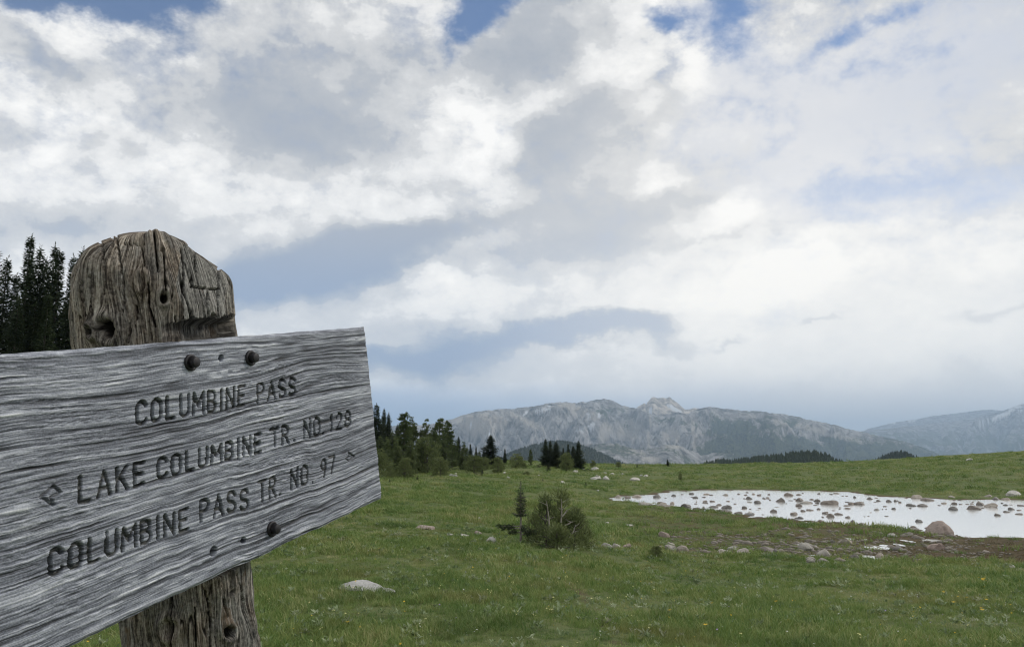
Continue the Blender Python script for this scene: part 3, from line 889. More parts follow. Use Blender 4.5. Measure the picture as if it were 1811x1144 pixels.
def wood_board_material():
    m, w = mat('weathered_grey_wood')
    gc = w.n('ShaderNodeAttribute', attribute_name='gc').outputs['Vector']
    gr = w.n('ShaderNodeAttribute', attribute_name='grain').outputs['Fac']
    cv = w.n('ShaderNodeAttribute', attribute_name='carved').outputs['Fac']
    f1 = w.noise(w.vmath('MULTIPLY', gc, (16, 1500, 1)), 1.0, 3, 0.6)
    f2 = w.noise(w.vmath('MULTIPLY', gc, (4, 420, 1)), 1.0, 4, 0.65)
    f3 = w.noise(w.vmath('MULTIPLY', gc, (5, 26, 1)), 1.0, 3, 0.6)
    f4 = w.noise(w.vmath('MULTIPLY', gc, (420, 520, 1)), 1.0, 2, 0.6)
    t = w.math('ADD', w.math('MULTIPLY', gr, 0.72), w.math('MULTIPLY', w.math('SUBTRACT', f1, 0.5), 0.70))
    t = w.math('ADD', t, w.math('MULTIPLY', w.math('SUBTRACT', f2, 0.5), 0.38))
    t = w.math('ADD', t, w.math('MULTIPLY', w.math('SUBTRACT', f3, 0.5), 0.22))
    t = w.math('ADD', t, w.math('MULTIPLY', w.math('SUBTRACT', f4, 0.5), 0.30))
    c = w.ramp(t, [(0.08, (0.026, 0.028, 0.035)), (0.22, (0.085, 0.093, 0.115)), (0.34, (0.20, 0.215, 0.255)), (0.46, (0.38, 0.40, 0.45)), (0.58, (0.58, 0.60, 0.645)), (0.72, (0.84, 0.85, 0.87))])
    c = w.mix(w.rng(f3, 0.58, 0.75, 0.0, 0.35), c, w.mix(1.0, c, (1.0, 0.98, 0.86), 'MULTIPLY'))
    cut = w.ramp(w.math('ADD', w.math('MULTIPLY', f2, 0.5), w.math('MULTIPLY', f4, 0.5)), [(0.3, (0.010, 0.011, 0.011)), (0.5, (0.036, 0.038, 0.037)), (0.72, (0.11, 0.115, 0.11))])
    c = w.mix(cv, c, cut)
    b = w.n('ShaderNodeBump', {'Strength': 0.7, 'Distance': 0.0012, 'Height': w.math('ADD', w.math('MULTIPLY', f1, 0.6), w.math('MULTIPLY', f2, 0.9))})
    finish(w, c, 0.62, b.outputs[0], 0.45)
    return m


def rust_material():
    m, w = mat('dark_weathered_steel')
    pos = w.n('ShaderNodeTexCoord').outputs['Object']
    n = w.noise(pos, 160, 4, 0.6)
    c = w.ramp(n, [(0.35, (0.012, 0.011, 0.013)), (0.6, (0.026, 0.024, 0.027)), (0.75, (0.055, 0.047, 0.046))])
    b = w.n('ShaderNodeBump', {'Strength': 0.5, 'Distance': 0.0006, 'Height': n})
    finish(w, c, 0.55, b.outputs[0], 0.5, Metallic=0.35)
    return m


def lathe(profile, seg=24, mat_=None, name='part', jit=0.0, hexa=False):
    """profile of (radius, height) around +Z"""
    P = np.array(profile); a = np.linspace(0, 2 * math.pi, seg, endpoint=False)
    V = []
    for r, h in P:
        rr = r * (1 + (rng.random(seg) - 0.5) * jit)
        V.append(np.stack([rr * np.cos(a), rr * np.sin(a), np.full(seg, h)], -1))
    V = np.concatenate(V)
    n = len(P)
    idx = np.arange(n * seg).reshape(n, seg)
    f = np.stack([idx[:-1], np.roll(idx[:-1], -1, 1), np.roll(idx[1:], -1, 1), idx[1:]], -1).reshape(-1, 4)
    return mesh_from(name, V, f, mat_)


def axes_matrix(origin, z, x):
    z = Vector(z).normalized(); x = Vector(x); x = (x - z * x.dot(z)).normalized(); y = z.cross(x)
    m = Matrix((x, y, z)).transposed().to_4x4()
    m.translation = Vector(origin)
    return m


def build_board(parent):
    nu, nvf = 800, 340
    u = np.linspace(0, BL, nu); v = np.linspace(0, BH, nvf)
    U, V = np.meshgrid(u, v, indexing='ij')
    g = grain_coord(U, V)
    h1 = vnoise(g / .0054, U / .40, 51); h2 = vnoise(g / .0029, U / .24, 52); h3 = vnoise(g / .0015, U / .10, 53)
    h4 = vnoise(g / .0022, U / .02, 64)
    l1 = 1 - np.abs(2 * vnoise(g / .0050, U / .45, 54) - 1); l2 = 1 - np.abs(2 * vnoise(g / .0034 + 9, U / .30, 65) - 1); l3 = 1 - np.abs(2 * vnoise(g / .0019 + 5, U / .14, 66) - 1)
    cracky = smooth(0.80, 0.99, l1) * (0.4 + 0.6 * vnoise(U / .05, g / .006, 67)) + 0.7 * smooth(0.82, 0.99, l2) * vnoise(U / .03, g / .004, 68) + 0.45 * smooth(0.82, 0.99, l3) * vnoise(U / .02, g / .003, 69)
    glint = smooth(0.58, 0.85, vnoise(g / .0019, U / .06, 70)) * smooth(0.30, 0.7, vnoise(U / .011, g / .0018, 71)) * smooth(0.30, 0.6, fbm(U * 6, V * 10, 3, 72))  # bright highlight dashes painted into the grain tone and relief
    grain = 0.16 * h1 + 0.27 * h2 + 0.33 * h3 + 0.24 * h4
    grain = (grain - grain.mean()) / grain.std() * 0.085 + 0.51 - 0.34 * cracky + 0.26 * glint
    rough_zone = 0.55 + 0.9 * smooth(0.35, 0.7, fbm(U * 5, V * 10, 3, 55))
    splint = (vnoise(U / .007, g / .0024, 56) - 0.5) * smooth(0.5, 0.8, fbm(U * 8, V * 13, 2, 57))
    H = (grain - 0.6) * 0.0036 * rough_zone + splint * 0.0016
    # long drying checks
    for (x0, y0, x1, y1, dep) in [(0, 716, 250, 700, .002), (240, 776, 470, 700, .003), (0, 960, 200, 930, .002), (330, 1000, 560, 900, .0018), (480, 640, 640, 610, .0015), (250, 860, 380, 820, .0018), (420, 745, 650, 660, .0022), (0, 840, 130, 815, .002)]:
        ua, va = px_board(x0, y0); ub, vb = px_board(x1, y1)
        ga = grain_coord(np.array([(ua + ub) / 2]), np.array([(va + vb) / 2]))[0]
        k = smooth(min(ua, ub) - .02, min(ua, ub) + .03, U) * (1 - smooth(max(ua, ub) - .03, max(ua, ub) + .02, U))
        H -= dep * np.exp(-((g - ga) / .0011) ** 2) * k
        grain -= 0.35 * np.exp(-((g - ga) / .0013) ** 2) * k
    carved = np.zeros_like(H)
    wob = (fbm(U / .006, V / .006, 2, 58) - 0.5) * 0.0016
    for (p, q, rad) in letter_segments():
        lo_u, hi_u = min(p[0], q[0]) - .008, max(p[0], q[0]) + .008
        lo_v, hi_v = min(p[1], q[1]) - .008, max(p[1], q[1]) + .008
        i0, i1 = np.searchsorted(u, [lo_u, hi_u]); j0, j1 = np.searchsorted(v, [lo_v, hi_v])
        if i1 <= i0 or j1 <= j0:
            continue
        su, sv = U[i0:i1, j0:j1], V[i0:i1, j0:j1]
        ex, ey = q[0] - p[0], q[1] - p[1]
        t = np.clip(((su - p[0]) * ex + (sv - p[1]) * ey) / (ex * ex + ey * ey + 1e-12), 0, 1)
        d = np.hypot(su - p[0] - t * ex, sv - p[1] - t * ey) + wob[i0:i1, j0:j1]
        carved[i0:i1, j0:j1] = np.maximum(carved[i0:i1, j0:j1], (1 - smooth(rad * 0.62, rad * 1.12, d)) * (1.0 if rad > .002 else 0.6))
    # the letters are worn: shallower here and there
    wear = 0.45 + 0.55 * smooth(0.30, 0.55, fbm(U * 14, V * 14, 3, 59))
    H -= carved * 0.0055 * wear
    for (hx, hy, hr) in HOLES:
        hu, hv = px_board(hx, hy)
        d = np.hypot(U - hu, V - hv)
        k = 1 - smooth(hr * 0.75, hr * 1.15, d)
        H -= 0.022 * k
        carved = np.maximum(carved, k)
    for (bx, by) in BOLTS:      # the washers have crushed the wood
        hu, hv = px_board(bx, by)
        k = 1 - smooth(.012, .020, np.hypot(U - hu, V - hv))
        H = H * (1 - 0.7 * k) - 0.0012 * k
    # rounded, chipped arrises
    ev = np.minimum(V, BH - V); eu = np.minimum(U, BL - U)
    chip = 0.0035 + 0.004 * fbm(U / .03, V / .03, 3, 60)
    for e in (ev, eu):
        H -= 0.004 * (1 - smooth(0, 1, e / chip)) ** 2
    # edges wander a little
    dv = (fbm(U / .08, V * 0 + 1, 5, 61, 0.6) - 0.5) * 0.006
    cu = np.where(U < .014, (1 - smooth(0, .014, U)) * ((1 - smooth(0, .012, V)) * .006 + (1 - smooth(0, .010, BH - V)) * .003 + (fbm(V / .012, V * 0 + 3, 3, 66) - 0.35) * .0035), 0)
    P = board_pt((U + cu).ravel(), (V + dv * np.where(V > BH / 2, 1, -0.5)).ravel(), H.ravel()).reshape(nu, nvf, 3)
    # side and back rows
    nb = 8
    top = [board_pt(u, dv[:, 0] * -0.5 + (vnoise(u / .02, k * 3.0 + 0 * u, 62) - .5) * .001, np.full(nu, -0.004 - (BT - 0.004) * k / nb)) for k in range(nb + 1)][::-1]
    bot = [board_pt(u, BH + dv[:, -1] + (vnoise(u / .02, k * 3.0 + 0 * u, 63) - .5) * .001, np.full(nu, -0.004 - (BT - 0.004) * k / nb)) for k in range(nb + 1)]
    Q = np.concatenate([np.stack(top, 1), P, np.stack(bot, 1)], 1)      # nu, rows, 3
    rows = Q.shape[1]
    f = grid_faces(nu, rows)
    i = np.arange(nu - 1)
    back = np.stack([i * rows + rows - 1, (i + 1) * rows + rows - 1, (i + 1) * rows, i * rows], -1)
    f = np.concatenate([f, back])
    # end caps: fans of quads between mirrored rows
    caps = []
    for c in (0, nu - 1):
        j = np.arange(rows // 2)
        caps.append(np.stack([c * rows + j, c * rows + j + 1, c * rows + rows - 2 - j, c * rows + rows - 1 - j], -1))
    caps[1] = caps[1][:, ::-1]
    f = np.concatenate([f] + [c for c in caps])
    me = mesh_from('board', Q.reshape(-1, 3), f, wood_board_material())
    pad = lambda A, t_, b_: np.concatenate([np.repeat(t_[:, None], nb + 1, 1), A, np.repeat(b_[:, None], nb + 1, 1)], 1)
    attr(me, 'grain', pad(grain, grain[:, 0] * 0 + 0.5, grain[:, -1] * 0 + 0.5))
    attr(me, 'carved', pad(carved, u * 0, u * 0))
    kk = np.arange(nb + 1) / nb * BT
    GG = np.concatenate([(g[:, :1] - kk[::-1][None, :]), g, (g[:, -1:] + kk[None, :])], 1)
    UU = np.repeat(u[:, None], rows, 1)
    attr(me, 'gc', np.stack([UU, GG, 0 * UU], -1).reshape(-1, 3), 'FLOAT_VECTOR')
    link('board', me, parent)


def post_material():
    m, w = mat('old_log')
    pc = w.n('ShaderNodeAttribute', attribute_name='pc').outputs['Vector']
    cr = w.n('ShaderNodeAttribute', attribute_name='crack').outputs['Fac']
    gy = w.n('ShaderNodeAttribute', attribute_name='hewn').outputs['Fac']
    f1 = w.noise(w.vmath('MULTIPLY', pc, (620, 26, 1)), 1.0, 4, 0.65)
    f2 = w.noise(w.vmath('MULTIPLY', pc, (120, 9, 1)), 1.0, 4, 0.6)
    f3 = w.noise(w.vmath('MULTIPLY', pc, (26, 17, 1)), 1.0, 4, 0.6)
    f4 = w.noise(w.vmath('MULTIPLY', pc, (260, 190, 1)), 1.0, 4, 0.7)
    t = w.math('ADD', w.math('ADD', w.math('MULTIPLY', f1, 0.42), w.math('MULTIPLY', f2, 0.33)), w.math('MULTIPLY', f4, 0.25))
    warm = w.ramp(t, [(0.37, (0.016, 0.012, 0.009)), (0.45, (0.070, 0.053, 0.039)), (0.50, (0.23, 0.185, 0.140)), (0.56, (0.46, 0.39, 0.31)), (0.63, (0.78, 0.71, 0.60))])
    grey = w.ramp(t, [(0.37, (0.016, 0.015, 0.014)), (0.45, (0.060, 0.058, 0.053)), (0.50, (0.175, 0.168, 0.153)), (0.56, (0.34, 0.328, 0.30)), (0.64, (0.64, 0.62, 0.57))])
    c = w.mix(w.rng(w.math('ADD', w.math('MULTIPLY', w.math('SUBTRACT', f3, 0.5), 2.2), gy), -0.45, 0.60), warm, grey)
    c = w.mix(w.rng(f3, 0.58, 0.70, 0.0, 0.45), c, (0.20, 0.13, 0.07))
    c = w.mix(w.rng(f3, 0.42, 0.30, 0.0, 0.6), c, w.mix(1.0, c, (0.30, 0.28, 0.28), 'MULTIPLY'))
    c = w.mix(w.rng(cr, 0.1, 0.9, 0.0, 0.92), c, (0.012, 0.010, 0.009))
    b = w.n('ShaderNodeBump', {'Strength': 0.9, 'Distance': 0.0022, 'Height': w.math('ADD', f1, w.math('MULTIPLY', f4, 0.5))})
    finish(w, c, 0.85, b.outputs[0], 0.2)
    return m


NB = 0.073                     # notch plane, measured from the log's centre line
ES = (EU + EN); ES = ES / np.linalg.norm(ES)         # across the view
ET = (-EU + EN); ET = ET / np.linalg.norm(ET)        # towards the viewer


def build_post(parent):
    # centre line: behind the board, so that the log is seen at x = 275 above it
    best = None
    for uc in np.linspace(0.1, 0.7, 601):
        x, y = to_px(board_pt(uc, -0.03, -(BT + NB + 0.002)))
        if best is None or abs(x - 284) < best[0]:
            best = (abs(x - 284), uc)
    uc = best[1]
    C = lambda v: board_pt(np.full_like(v, uc), v, np.full_like(v, -(BT + NB + 0.002)))
    nth = 620
    th = np.linspace(0, 2 * math.pi, nth, endpoint=False)
    dn, du = np.cos(th), np.sin(th)           # along EN and EU
    ds, dt = (dn + du) / math.sqrt(2), (dn - du) / math.sqrt(2)
    vs = np.concatenate([np.linspace(1.98, 0.50, 30)[:-1], np.linspace(0.50, 0.27, 150)[:-1], np.linspace(0.27, 0.02, 24)[:-1], np.linspace(0.02, -0.045, 62)])
    phi = np.linspace(0, math.pi / 2, 130)[1:]
    nrow = len(vs) + len(phi)
    V0 = -0.045
    rows_v = np.concatenate([vs, np.full(len(phi), V0)])
    rows_p = np.concatenate([np.zeros(len(vs)), phi])
    TH, PHI = np.meshgrid(th, rows_p, indexing='xy'); VV = np.repeat(rows_v[:, None], nth, 1)
    N_, U_, S_, T_ = (np.repeat(a[None, :], nrow, 0) for a in (dn, du, ds, dt))
    cp, sp = np.cos(PHI), np.sin(PHI)
    # log radius: the head is fuller than the stem, and not round
    stem = smooth(0.02, 0.30, VV)
    r = 0.100 - 0.0175 * stem + 0.004 * np.cos(3 * TH + 1) + 0.003 * np.cos(5 * TH + 2 + 3 * VV)
    r = r + (1 - stem) * 0.004 * smooth(0.2, 1.0, -S_)
    rc = r / np.maximum(cp, 1e-4)

    def plane(ns, nt, nh, d):
        den = ns * S_ * cp + nt * T_ * cp + nh * sp
        return np.where(den > 1e-4, d / np.maximum(den, 1e-4), 9.0)

    hh = -V0
    def top_plane(ns, nt, nh, ps, pt, ph):     # plane through (ps,pt,ph); ph measured above the board top
        l = math.sqrt(ns * ns + nt * nt + nh * nh); ns, nt, nh = ns / l, nt / l, nh / l
        return plane(ns, nt, nh, ns * ps + nt * pt + nh * (ph - hh))
    lim = rc
    cap = PHI > 0
    facets = [top_plane(0.02, 0.12, 1, -0.02, 0.0, 0.157),
              top_plane(0.57, 0.05, 0.82, 0.010, 0.0, 0.156),
              top_plane(0.71, 0.05, 0.71, 0.066, 0.0, 0.116),
              top_plane(-0.39, 0.15, 0.92, -0.049, 0.0, 0.151),
              top_plane(-0.92, 0.15, 0.39, -0.089, 0.0, 0.122),
              top_plane(0.0, 1.0, 0.62, 0.0, 0.070, 0.12), top_plane(-0.2, -1.0, 0.7, 0.0, -0.07, 0.12)]
    face = 0.089 / np.maximum(N_ * cp * 0.97 + sp * 0.24, 1e-3)        # hewn flat facing the same way as the board
    facets.append(np.where(N_ > 0.05, face, 9.0))
    lim2 = lim.copy()
    for F in facets:
        lim2 = np.minimum(lim2, F)
    # soften the arrises a little: p-norm blend of the limits
    p = 34
    acc = lim ** -p
    for F in facets:
        acc = acc + F ** -p
    headk = (VV < 0.02)
    lim2 = np.where(headk, acc ** (-1 / p), lim)
    # hewn flat on the right-hand side of the head
    hew = (face < lim2 * 1.02) & headk & (N_ > 0.05)
    # undisplaced position in the photograph
    cen = C(VV.ravel()).reshape(nrow, nth, 3)
    dirv = (N_ * cp)[..., None] * EN + (U_ * cp)[..., None] * EU + sp[..., None] * (-EV)
    P0 = cen + dirv * lim2[..., None]
    X, Y = to_px(P0)
    front = (T_ > -0.35)
    a = TH * 0.105
    hgt = VV - sp * lim2                       # v coordinate of the vertex
    # fibre flow round knots
    knots = [(191, 582, 14, 0.024), (290, 528, 7.5, 0.012), (287, 450, 3.5, 0.007), (163, 585, 8, 0.010), (404, 1117, 9, 0.012), (318, 600, 5, 0.006), (300, 1110, 12, 0.006), (250, 500, 10, 0.0)]
    aa = a.copy(); hole = np.zeros_like(a); rim = np.zeros_like(a)
    ppm = 0.00076
    for (kx, ky, kr, dep) in knots:
        dx, dy = (X - kx), (Y - ky)
        dd = np.hypot(dx, dy * 0.85) * front + 999 * (~front)
        kk = np.exp(-(dd / (kr * 2.6)) ** 2)
        aa += np.sign(dx) * kk * kr * ppm * -1.1
        hole += dep * (1 - smooth(kr * 0.55, kr * 1.15, dd + (fbm(dx / 5, dy / 5, 2, 9) - .5) * kr * 0.7))
        rim += 0.006 * np.exp(-((dd - kr * 1.5) / (kr * 0.55)) ** 2) * (kr / 12)
    fib = (vnoise(aa / .0040, hgt / .07, 71) - .5) * .0030 + (vnoise(aa / .0018, hgt / .035, 72) - .5) * .0017 + (vnoise(aa / .010, hgt / .12, 73) - .5) * .0050
    lump = (fbm(aa / .045, hgt / .09, 3, 74) - 0.5) * 0.018 + (np.floor(vnoise(aa / .022, hgt / .10, 83) * 4) / 4 - 0.4) * 0.004
    # the seam of the angular noise is on the far side
    seam = smooth(0.0, 0.4, np.minimum(np.abs(TH - 0), np.abs(2 * math.pi - TH)) + 1.0 * (N_ < 2))
    cracks = [[(178, 428), (184, 465), (187, 500), (186, 520)], [(206, 409), (209, 440), (212, 466), (216, 500), (216, 552)], [(273, 413), (276, 446), (280, 484)], [(289, 455), (293, 516)],
              [(320, 440), (324, 470), (324, 516)], [(263, 503), (264, 540), (270, 560), (275, 578)], [(386, 455), (387, 500), (386, 562)], [(337, 507), (352, 509), (385, 511)], [(228, 572), (230, 590), (228, 606)],
              [(240, 540), (241, 565)], [(160, 490), (163, 540), (170, 570)], [(344, 440), (346, 480)], [(140, 560), (146, 590), (150, 615)], [(220, 431), (254, 430)], [(200, 412), (200, 440)], [(309, 560), (312, 580)], [(250, 430), (255, 470)], [(146, 500), (150, 560)], [(366, 520), (368, 560)],
              [(416, 1012), (424, 1040), (432, 1063), (438, 1098), (440, 1150)], [(362, 1041), (372, 1070), (375, 1100), (374, 1150)], [(259, 1070), (262, 1110), (264, 1150)], [(300, 1050), (304, 1100), (303, 1150)], [(395, 1060), (402, 1090)], [(345, 1075), (348, 1150)], [(456, 1000), (458, 1144)]]
    crk = np.zeros_like(a)
    for ln in cracks:
        d = np.full_like(a, 1e9)
        for (x0, y0), (x1, y1) in zip(ln[:-1], ln[1:]):
            ex, ey = x1 - x0, y1 - y0
            t = np.clip(((X - x0) * ex + (Y - y0) * ey) / (ex * ex + ey * ey), 0, 1)
            d = np.minimum(d, np.hypot(X - x0 - t * ex, Y - y0 - t * ey))
        d = d + (fbm(X / 4, Y / 6, 2, 12) - 0.5) * 2.2
        crk = np.maximum(crk, (1 - smooth(0.5, 2.3, d)) * front)
    # checks on the sides the photograph does not show
    back = ~front
    bc = vnoise(aa / .028 + fbm(hgt * 6, hgt * 0, 2, 5) * 0.8, hgt / 0.6, 75)
    crk = np.where(back, (1 - smooth(0.0, 0.05, np.abs(bc - 0.5))) * 0.8, crk)
    # fine checks all over
    fc = 1 - np.abs(2 * vnoise(aa / .0105 + (fbm(aa / .03, hgt / .05, 2, 79) - .5) * 1.2, hgt / .14, 80) - 1)
    fc = smooth(0.93, 0.995, fc) * smooth(0.35, 0.6, vnoise(aa / .03, hgt / .06, 81))
    crk = np.maximum(crk, fc * 0.75)
    smoothk = np.where(hew, 0.35, 1.0)
    rad = lim2 + (fib + lump + rim) * smoothk * np.where(cap, 0.4 + 0.6 * cp, 1.0) - crk * 0.011 - hole
    # the notch that holds the board: cut back to the plane NB for v between -0.03 and 0.31
    nd = rad * N_ * cp
    ntop = -(0.010 + 0.020 * smooth(-0.055, 0.045, S_ * rad * cp)) + 0.014 * (fbm(U_ * 7, N_ * 7, 3, 31) - .5)
    inn = (hgt > ntop) & (hgt < BH + 0.012) & (nd > NB)
    nlim = NB + (vnoise(a / .006, hgt / .01, 76) - .5) * 0.0 - 0.001 * vnoise(a / .01, hgt / .004, 77)
    deeper = smooth(-0.03, -0.020, hgt) * (1 - smooth(-0.004, 0.0, hgt)) * 0.016 * smooth(0.0, 0.03, U_ * rad + 0.055)
    rad = np.where(inn, (nlim - deeper) / np.maximum(N_ * cp, 1e-3), rad)
    crk = np.where(inn & (hgt < 0), np.maximum(crk, 0.35 + 0.4 * vnoise(a / .02, hgt / .006, 78)), crk)  # notch wall above the board coloured darker, no depth added
    Pf = cen + dirv * rad[..., None]
    verts = Pf.reshape(-1, 3)
    me = mesh_from('post', verts, np.concatenate([_wrapfaces(nrow, nth)]), post_material())
    attr(me, 'crack', np.clip(crk + smooth(0.002, 0.012, hole), 0, 1))
    attr(me, 'hewn', np.where(hew, 0.9, 0.0) + smooth(0.2, 0.9, ds)[None, :] * 0.25 + 0.15 * stem)
    attr(me, 'pc', np.stack([aa, hgt + 0 * aa, 0 * aa], -1).reshape(-1, 3), 'FLOAT_VECTOR')
    link('post', me, parent)


def _wrapfaces(nrow, ncol):
    i = np.arange(nrow - 1)[:, None]; j = np.arange(ncol)[None, :]; j2 = (j + 1) % ncol
    return np.stack([i * ncol + j, i * ncol + j2, (i + 1) * ncol + j2, (i + 1) * ncol + j], -1).reshape(-1, 4)


def build_sign():
    base = board_pt(0.35, 1.7, -0.1)
    root = link('trail_sign', None, loc=(0, 0, 0), label='weathered grey routed wooden trail sign board bolted to a thick cracked log post', category='sign')
    build_post(root)
    build_board(root)
    steel = rust_material()
    washer = lathe([(0.0001, 0.0006), (0.0065, 0.0006), (0.0070, 0.0030), (0.0100, 0.0026), (0.0106, 0.0019), (0.0106, -0.0020)], 32, steel, 'washer', 0.015)
    head = lathe([(0.0001, 0.0108), (0.0056, 0.0107), (0.0064, 0.0101), (0.0067, 0.0090), (0.0067, 0.0030), (0.0064, 0.0012)], 24, steel, 'bolt', 0.03)
    for k, (bx, by) in enumerate(BOLTS):
        u, v = px_board(bx, by)
        M = axes_matrix(board_pt(u, v, -0.001), EN, EU)
        b = link('bolt', head, root); b.matrix_world = M @ Matrix.Rotation(k * 0.7, 4, 'Z')
        w_ = link('washer', washer, b)
    return root


build_sign()

# ------------------------------------------------------------------ trees
class Leaves:
    """collects folded leaf-sized sprays (two triangles each)"""
    def __init__(s):
        s.p = []; s.d = []; s.l = []; s.w = []; s.up = []

    def add(s, pos, dirs, ln, wd, up):
        s.p.append(pos); s.d.append(dirs); s.l.append(ln); s.w.append(wd); s.up.append(up)

    def arrays(s):
        p = np.concatenate(s.p); d = np.concatenate(s.d); l = np.concatenate(s.l)[:, None]; w = np.concatenate(s.w)[:, None]; up = np.concatenate(s.up)
        d = d / (np.linalg.norm(d, axis=1, keepdims=True) + 1e-9)
        sd = np.cross(d, up); sd /= (np.linalg.norm(sd, axis=1, keepdims=True) + 1e-9)
        n = np.cross(sd, d)
        a = p; b = p + d * l * 0.45 + sd * w + n * w * -0.35; c = p + d * l; e = p + d * l * 0.5 - sd * w + n * w * -0.35
        V = np.stack([a, b, c, e], 1).reshape(-1, 3)
        k = np.arange(len(p)) * 4
        F = np.concatenate([np.stack([k, k + 1, k + 2], 1), np.stack([k, k + 2, k + 3], 1)])
        return V, F


def foliage_material(name, dark, lite, dead=0.0):
    m, w = mat(name)
    geo = w.n('ShaderNodeNewGeometry')
    oi = w.n('ShaderNodeObjectInfo')
    n = w.noise(geo.outputs['Position'], 1.7, 4, 0.65)
    n2 = w.noise(geo.outputs['Position'], 9.0, 3, 0.6)
    t = w.math('ADD', w.math('MULTIPLY', n, 0.55), w.math('MULTIPLY', n2, 0.45))
    t = w.math('ADD', t, w.math('MULTIPLY', w.math('SUBTRACT', oi.outputs['Random'], 0.5), 0.12))
    mid = tuple((a + b) / 2 for a, b in zip(dark, lite))
    c = w.ramp(t, [(0.34, dark), (0.50, mid), (0.66, lite)])
    if dead:
        c = w.mix(w.rng(n2, 0.62, 0.70, 0.0, dead), c, (0.13, 0.10, 0.065))
    b = w.n('ShaderNodeBsdfPrincipled', {'Base Color': c, 'Roughness': 0.7, 'Specular IOR Level': 0.25})
    tr = w.n('ShaderNodeBsdfTranslucent', {'Color': c})
    mx = w.n('ShaderNodeMixShader', {0: 0.22, 1: b.outputs[0], 2: tr.outputs[0]})
    w.n('ShaderNodeOutputMaterial', {0: mx.outputs[0]})
    return m


def bark_material(name, a, b_):
    m, w = mat(name)
    pos = w.n('ShaderNodeTexCoord').outputs['Object']
    n = w.noise(w.vmath('MULTIPLY', pos, (9, 9, 2.5)), 3.0, 4, 0.6)
    bm = w.n('ShaderNodeBump', {'Strength': 0.7, 'Distance': 0.02, 'Height': n})
    finish(w, w.ramp(n, [(0.35, a), (0.65, b_)]), 0.9, bm.outputs[0], 0.15)
    return m


SPRUCE = foliage_material('spruce_needles', (0.018, 0.030, 0.015), (0.065, 0.088, 0.040), 0.15)
PINE = foliage_material('pine_needles', (0.048, 0.075, 0.028), (0.155, 0.190, 0.072), 0.1)
SHRUB = foliage_material('shrub_needles', (0.085, 0.112, 0.042), (0.235, 0.27, 0.11), 0.3)
BARK = bark_material('grey_brown_bark', (0.05, 0.042, 0.036), (0.16, 0.145, 0.125))
DEADWOOD = bark_material('bleached_dead_wood', (0.20, 0.18, 0.15), (0.40, 0.37, 0.31))
YOUNG = foliage_material('young_fir_needles', (0.035, 0.052, 0.026), (0.10, 0.125, 0.058), 0.1)


def tube(paths, seg=6):
    """paths: list of (points, radii) -> verts, faces"""
    V, F = [], []
    off = 0
    for pts, rad in paths:
        pts = np.asarray(pts, float); n = len(pts)
        t = np.gradient(pts, axis=0); t /= np.linalg.norm(t, axis=1, keepdims=True) + 1e-9
        ref = np.array([0.31, 0.95, 0.05]) if abs(t[0][2]) > 0.7 else np.array([0, 0, 1.0])
        a = np.cross(t, ref); a /= np.linalg.norm(a, axis=1, keepdims=True) + 1e-9
        b = np.cross(t, a)
        ang = np.linspace(0, 2 * math.pi, seg, endpoint=False)
        ring = pts[:, None, :] + np.asarray(rad)[:, None, None] * (a[:, None, :] * np.cos(ang)[None, :, None] + b[:, None, :] * np.sin(ang)[None, :, None])
        V.append(ring.reshape(-1, 3)); F.append(_wrapfaces(n, seg) + off); off += n * seg
    return np.concatenate(V), np.concatenate(F)


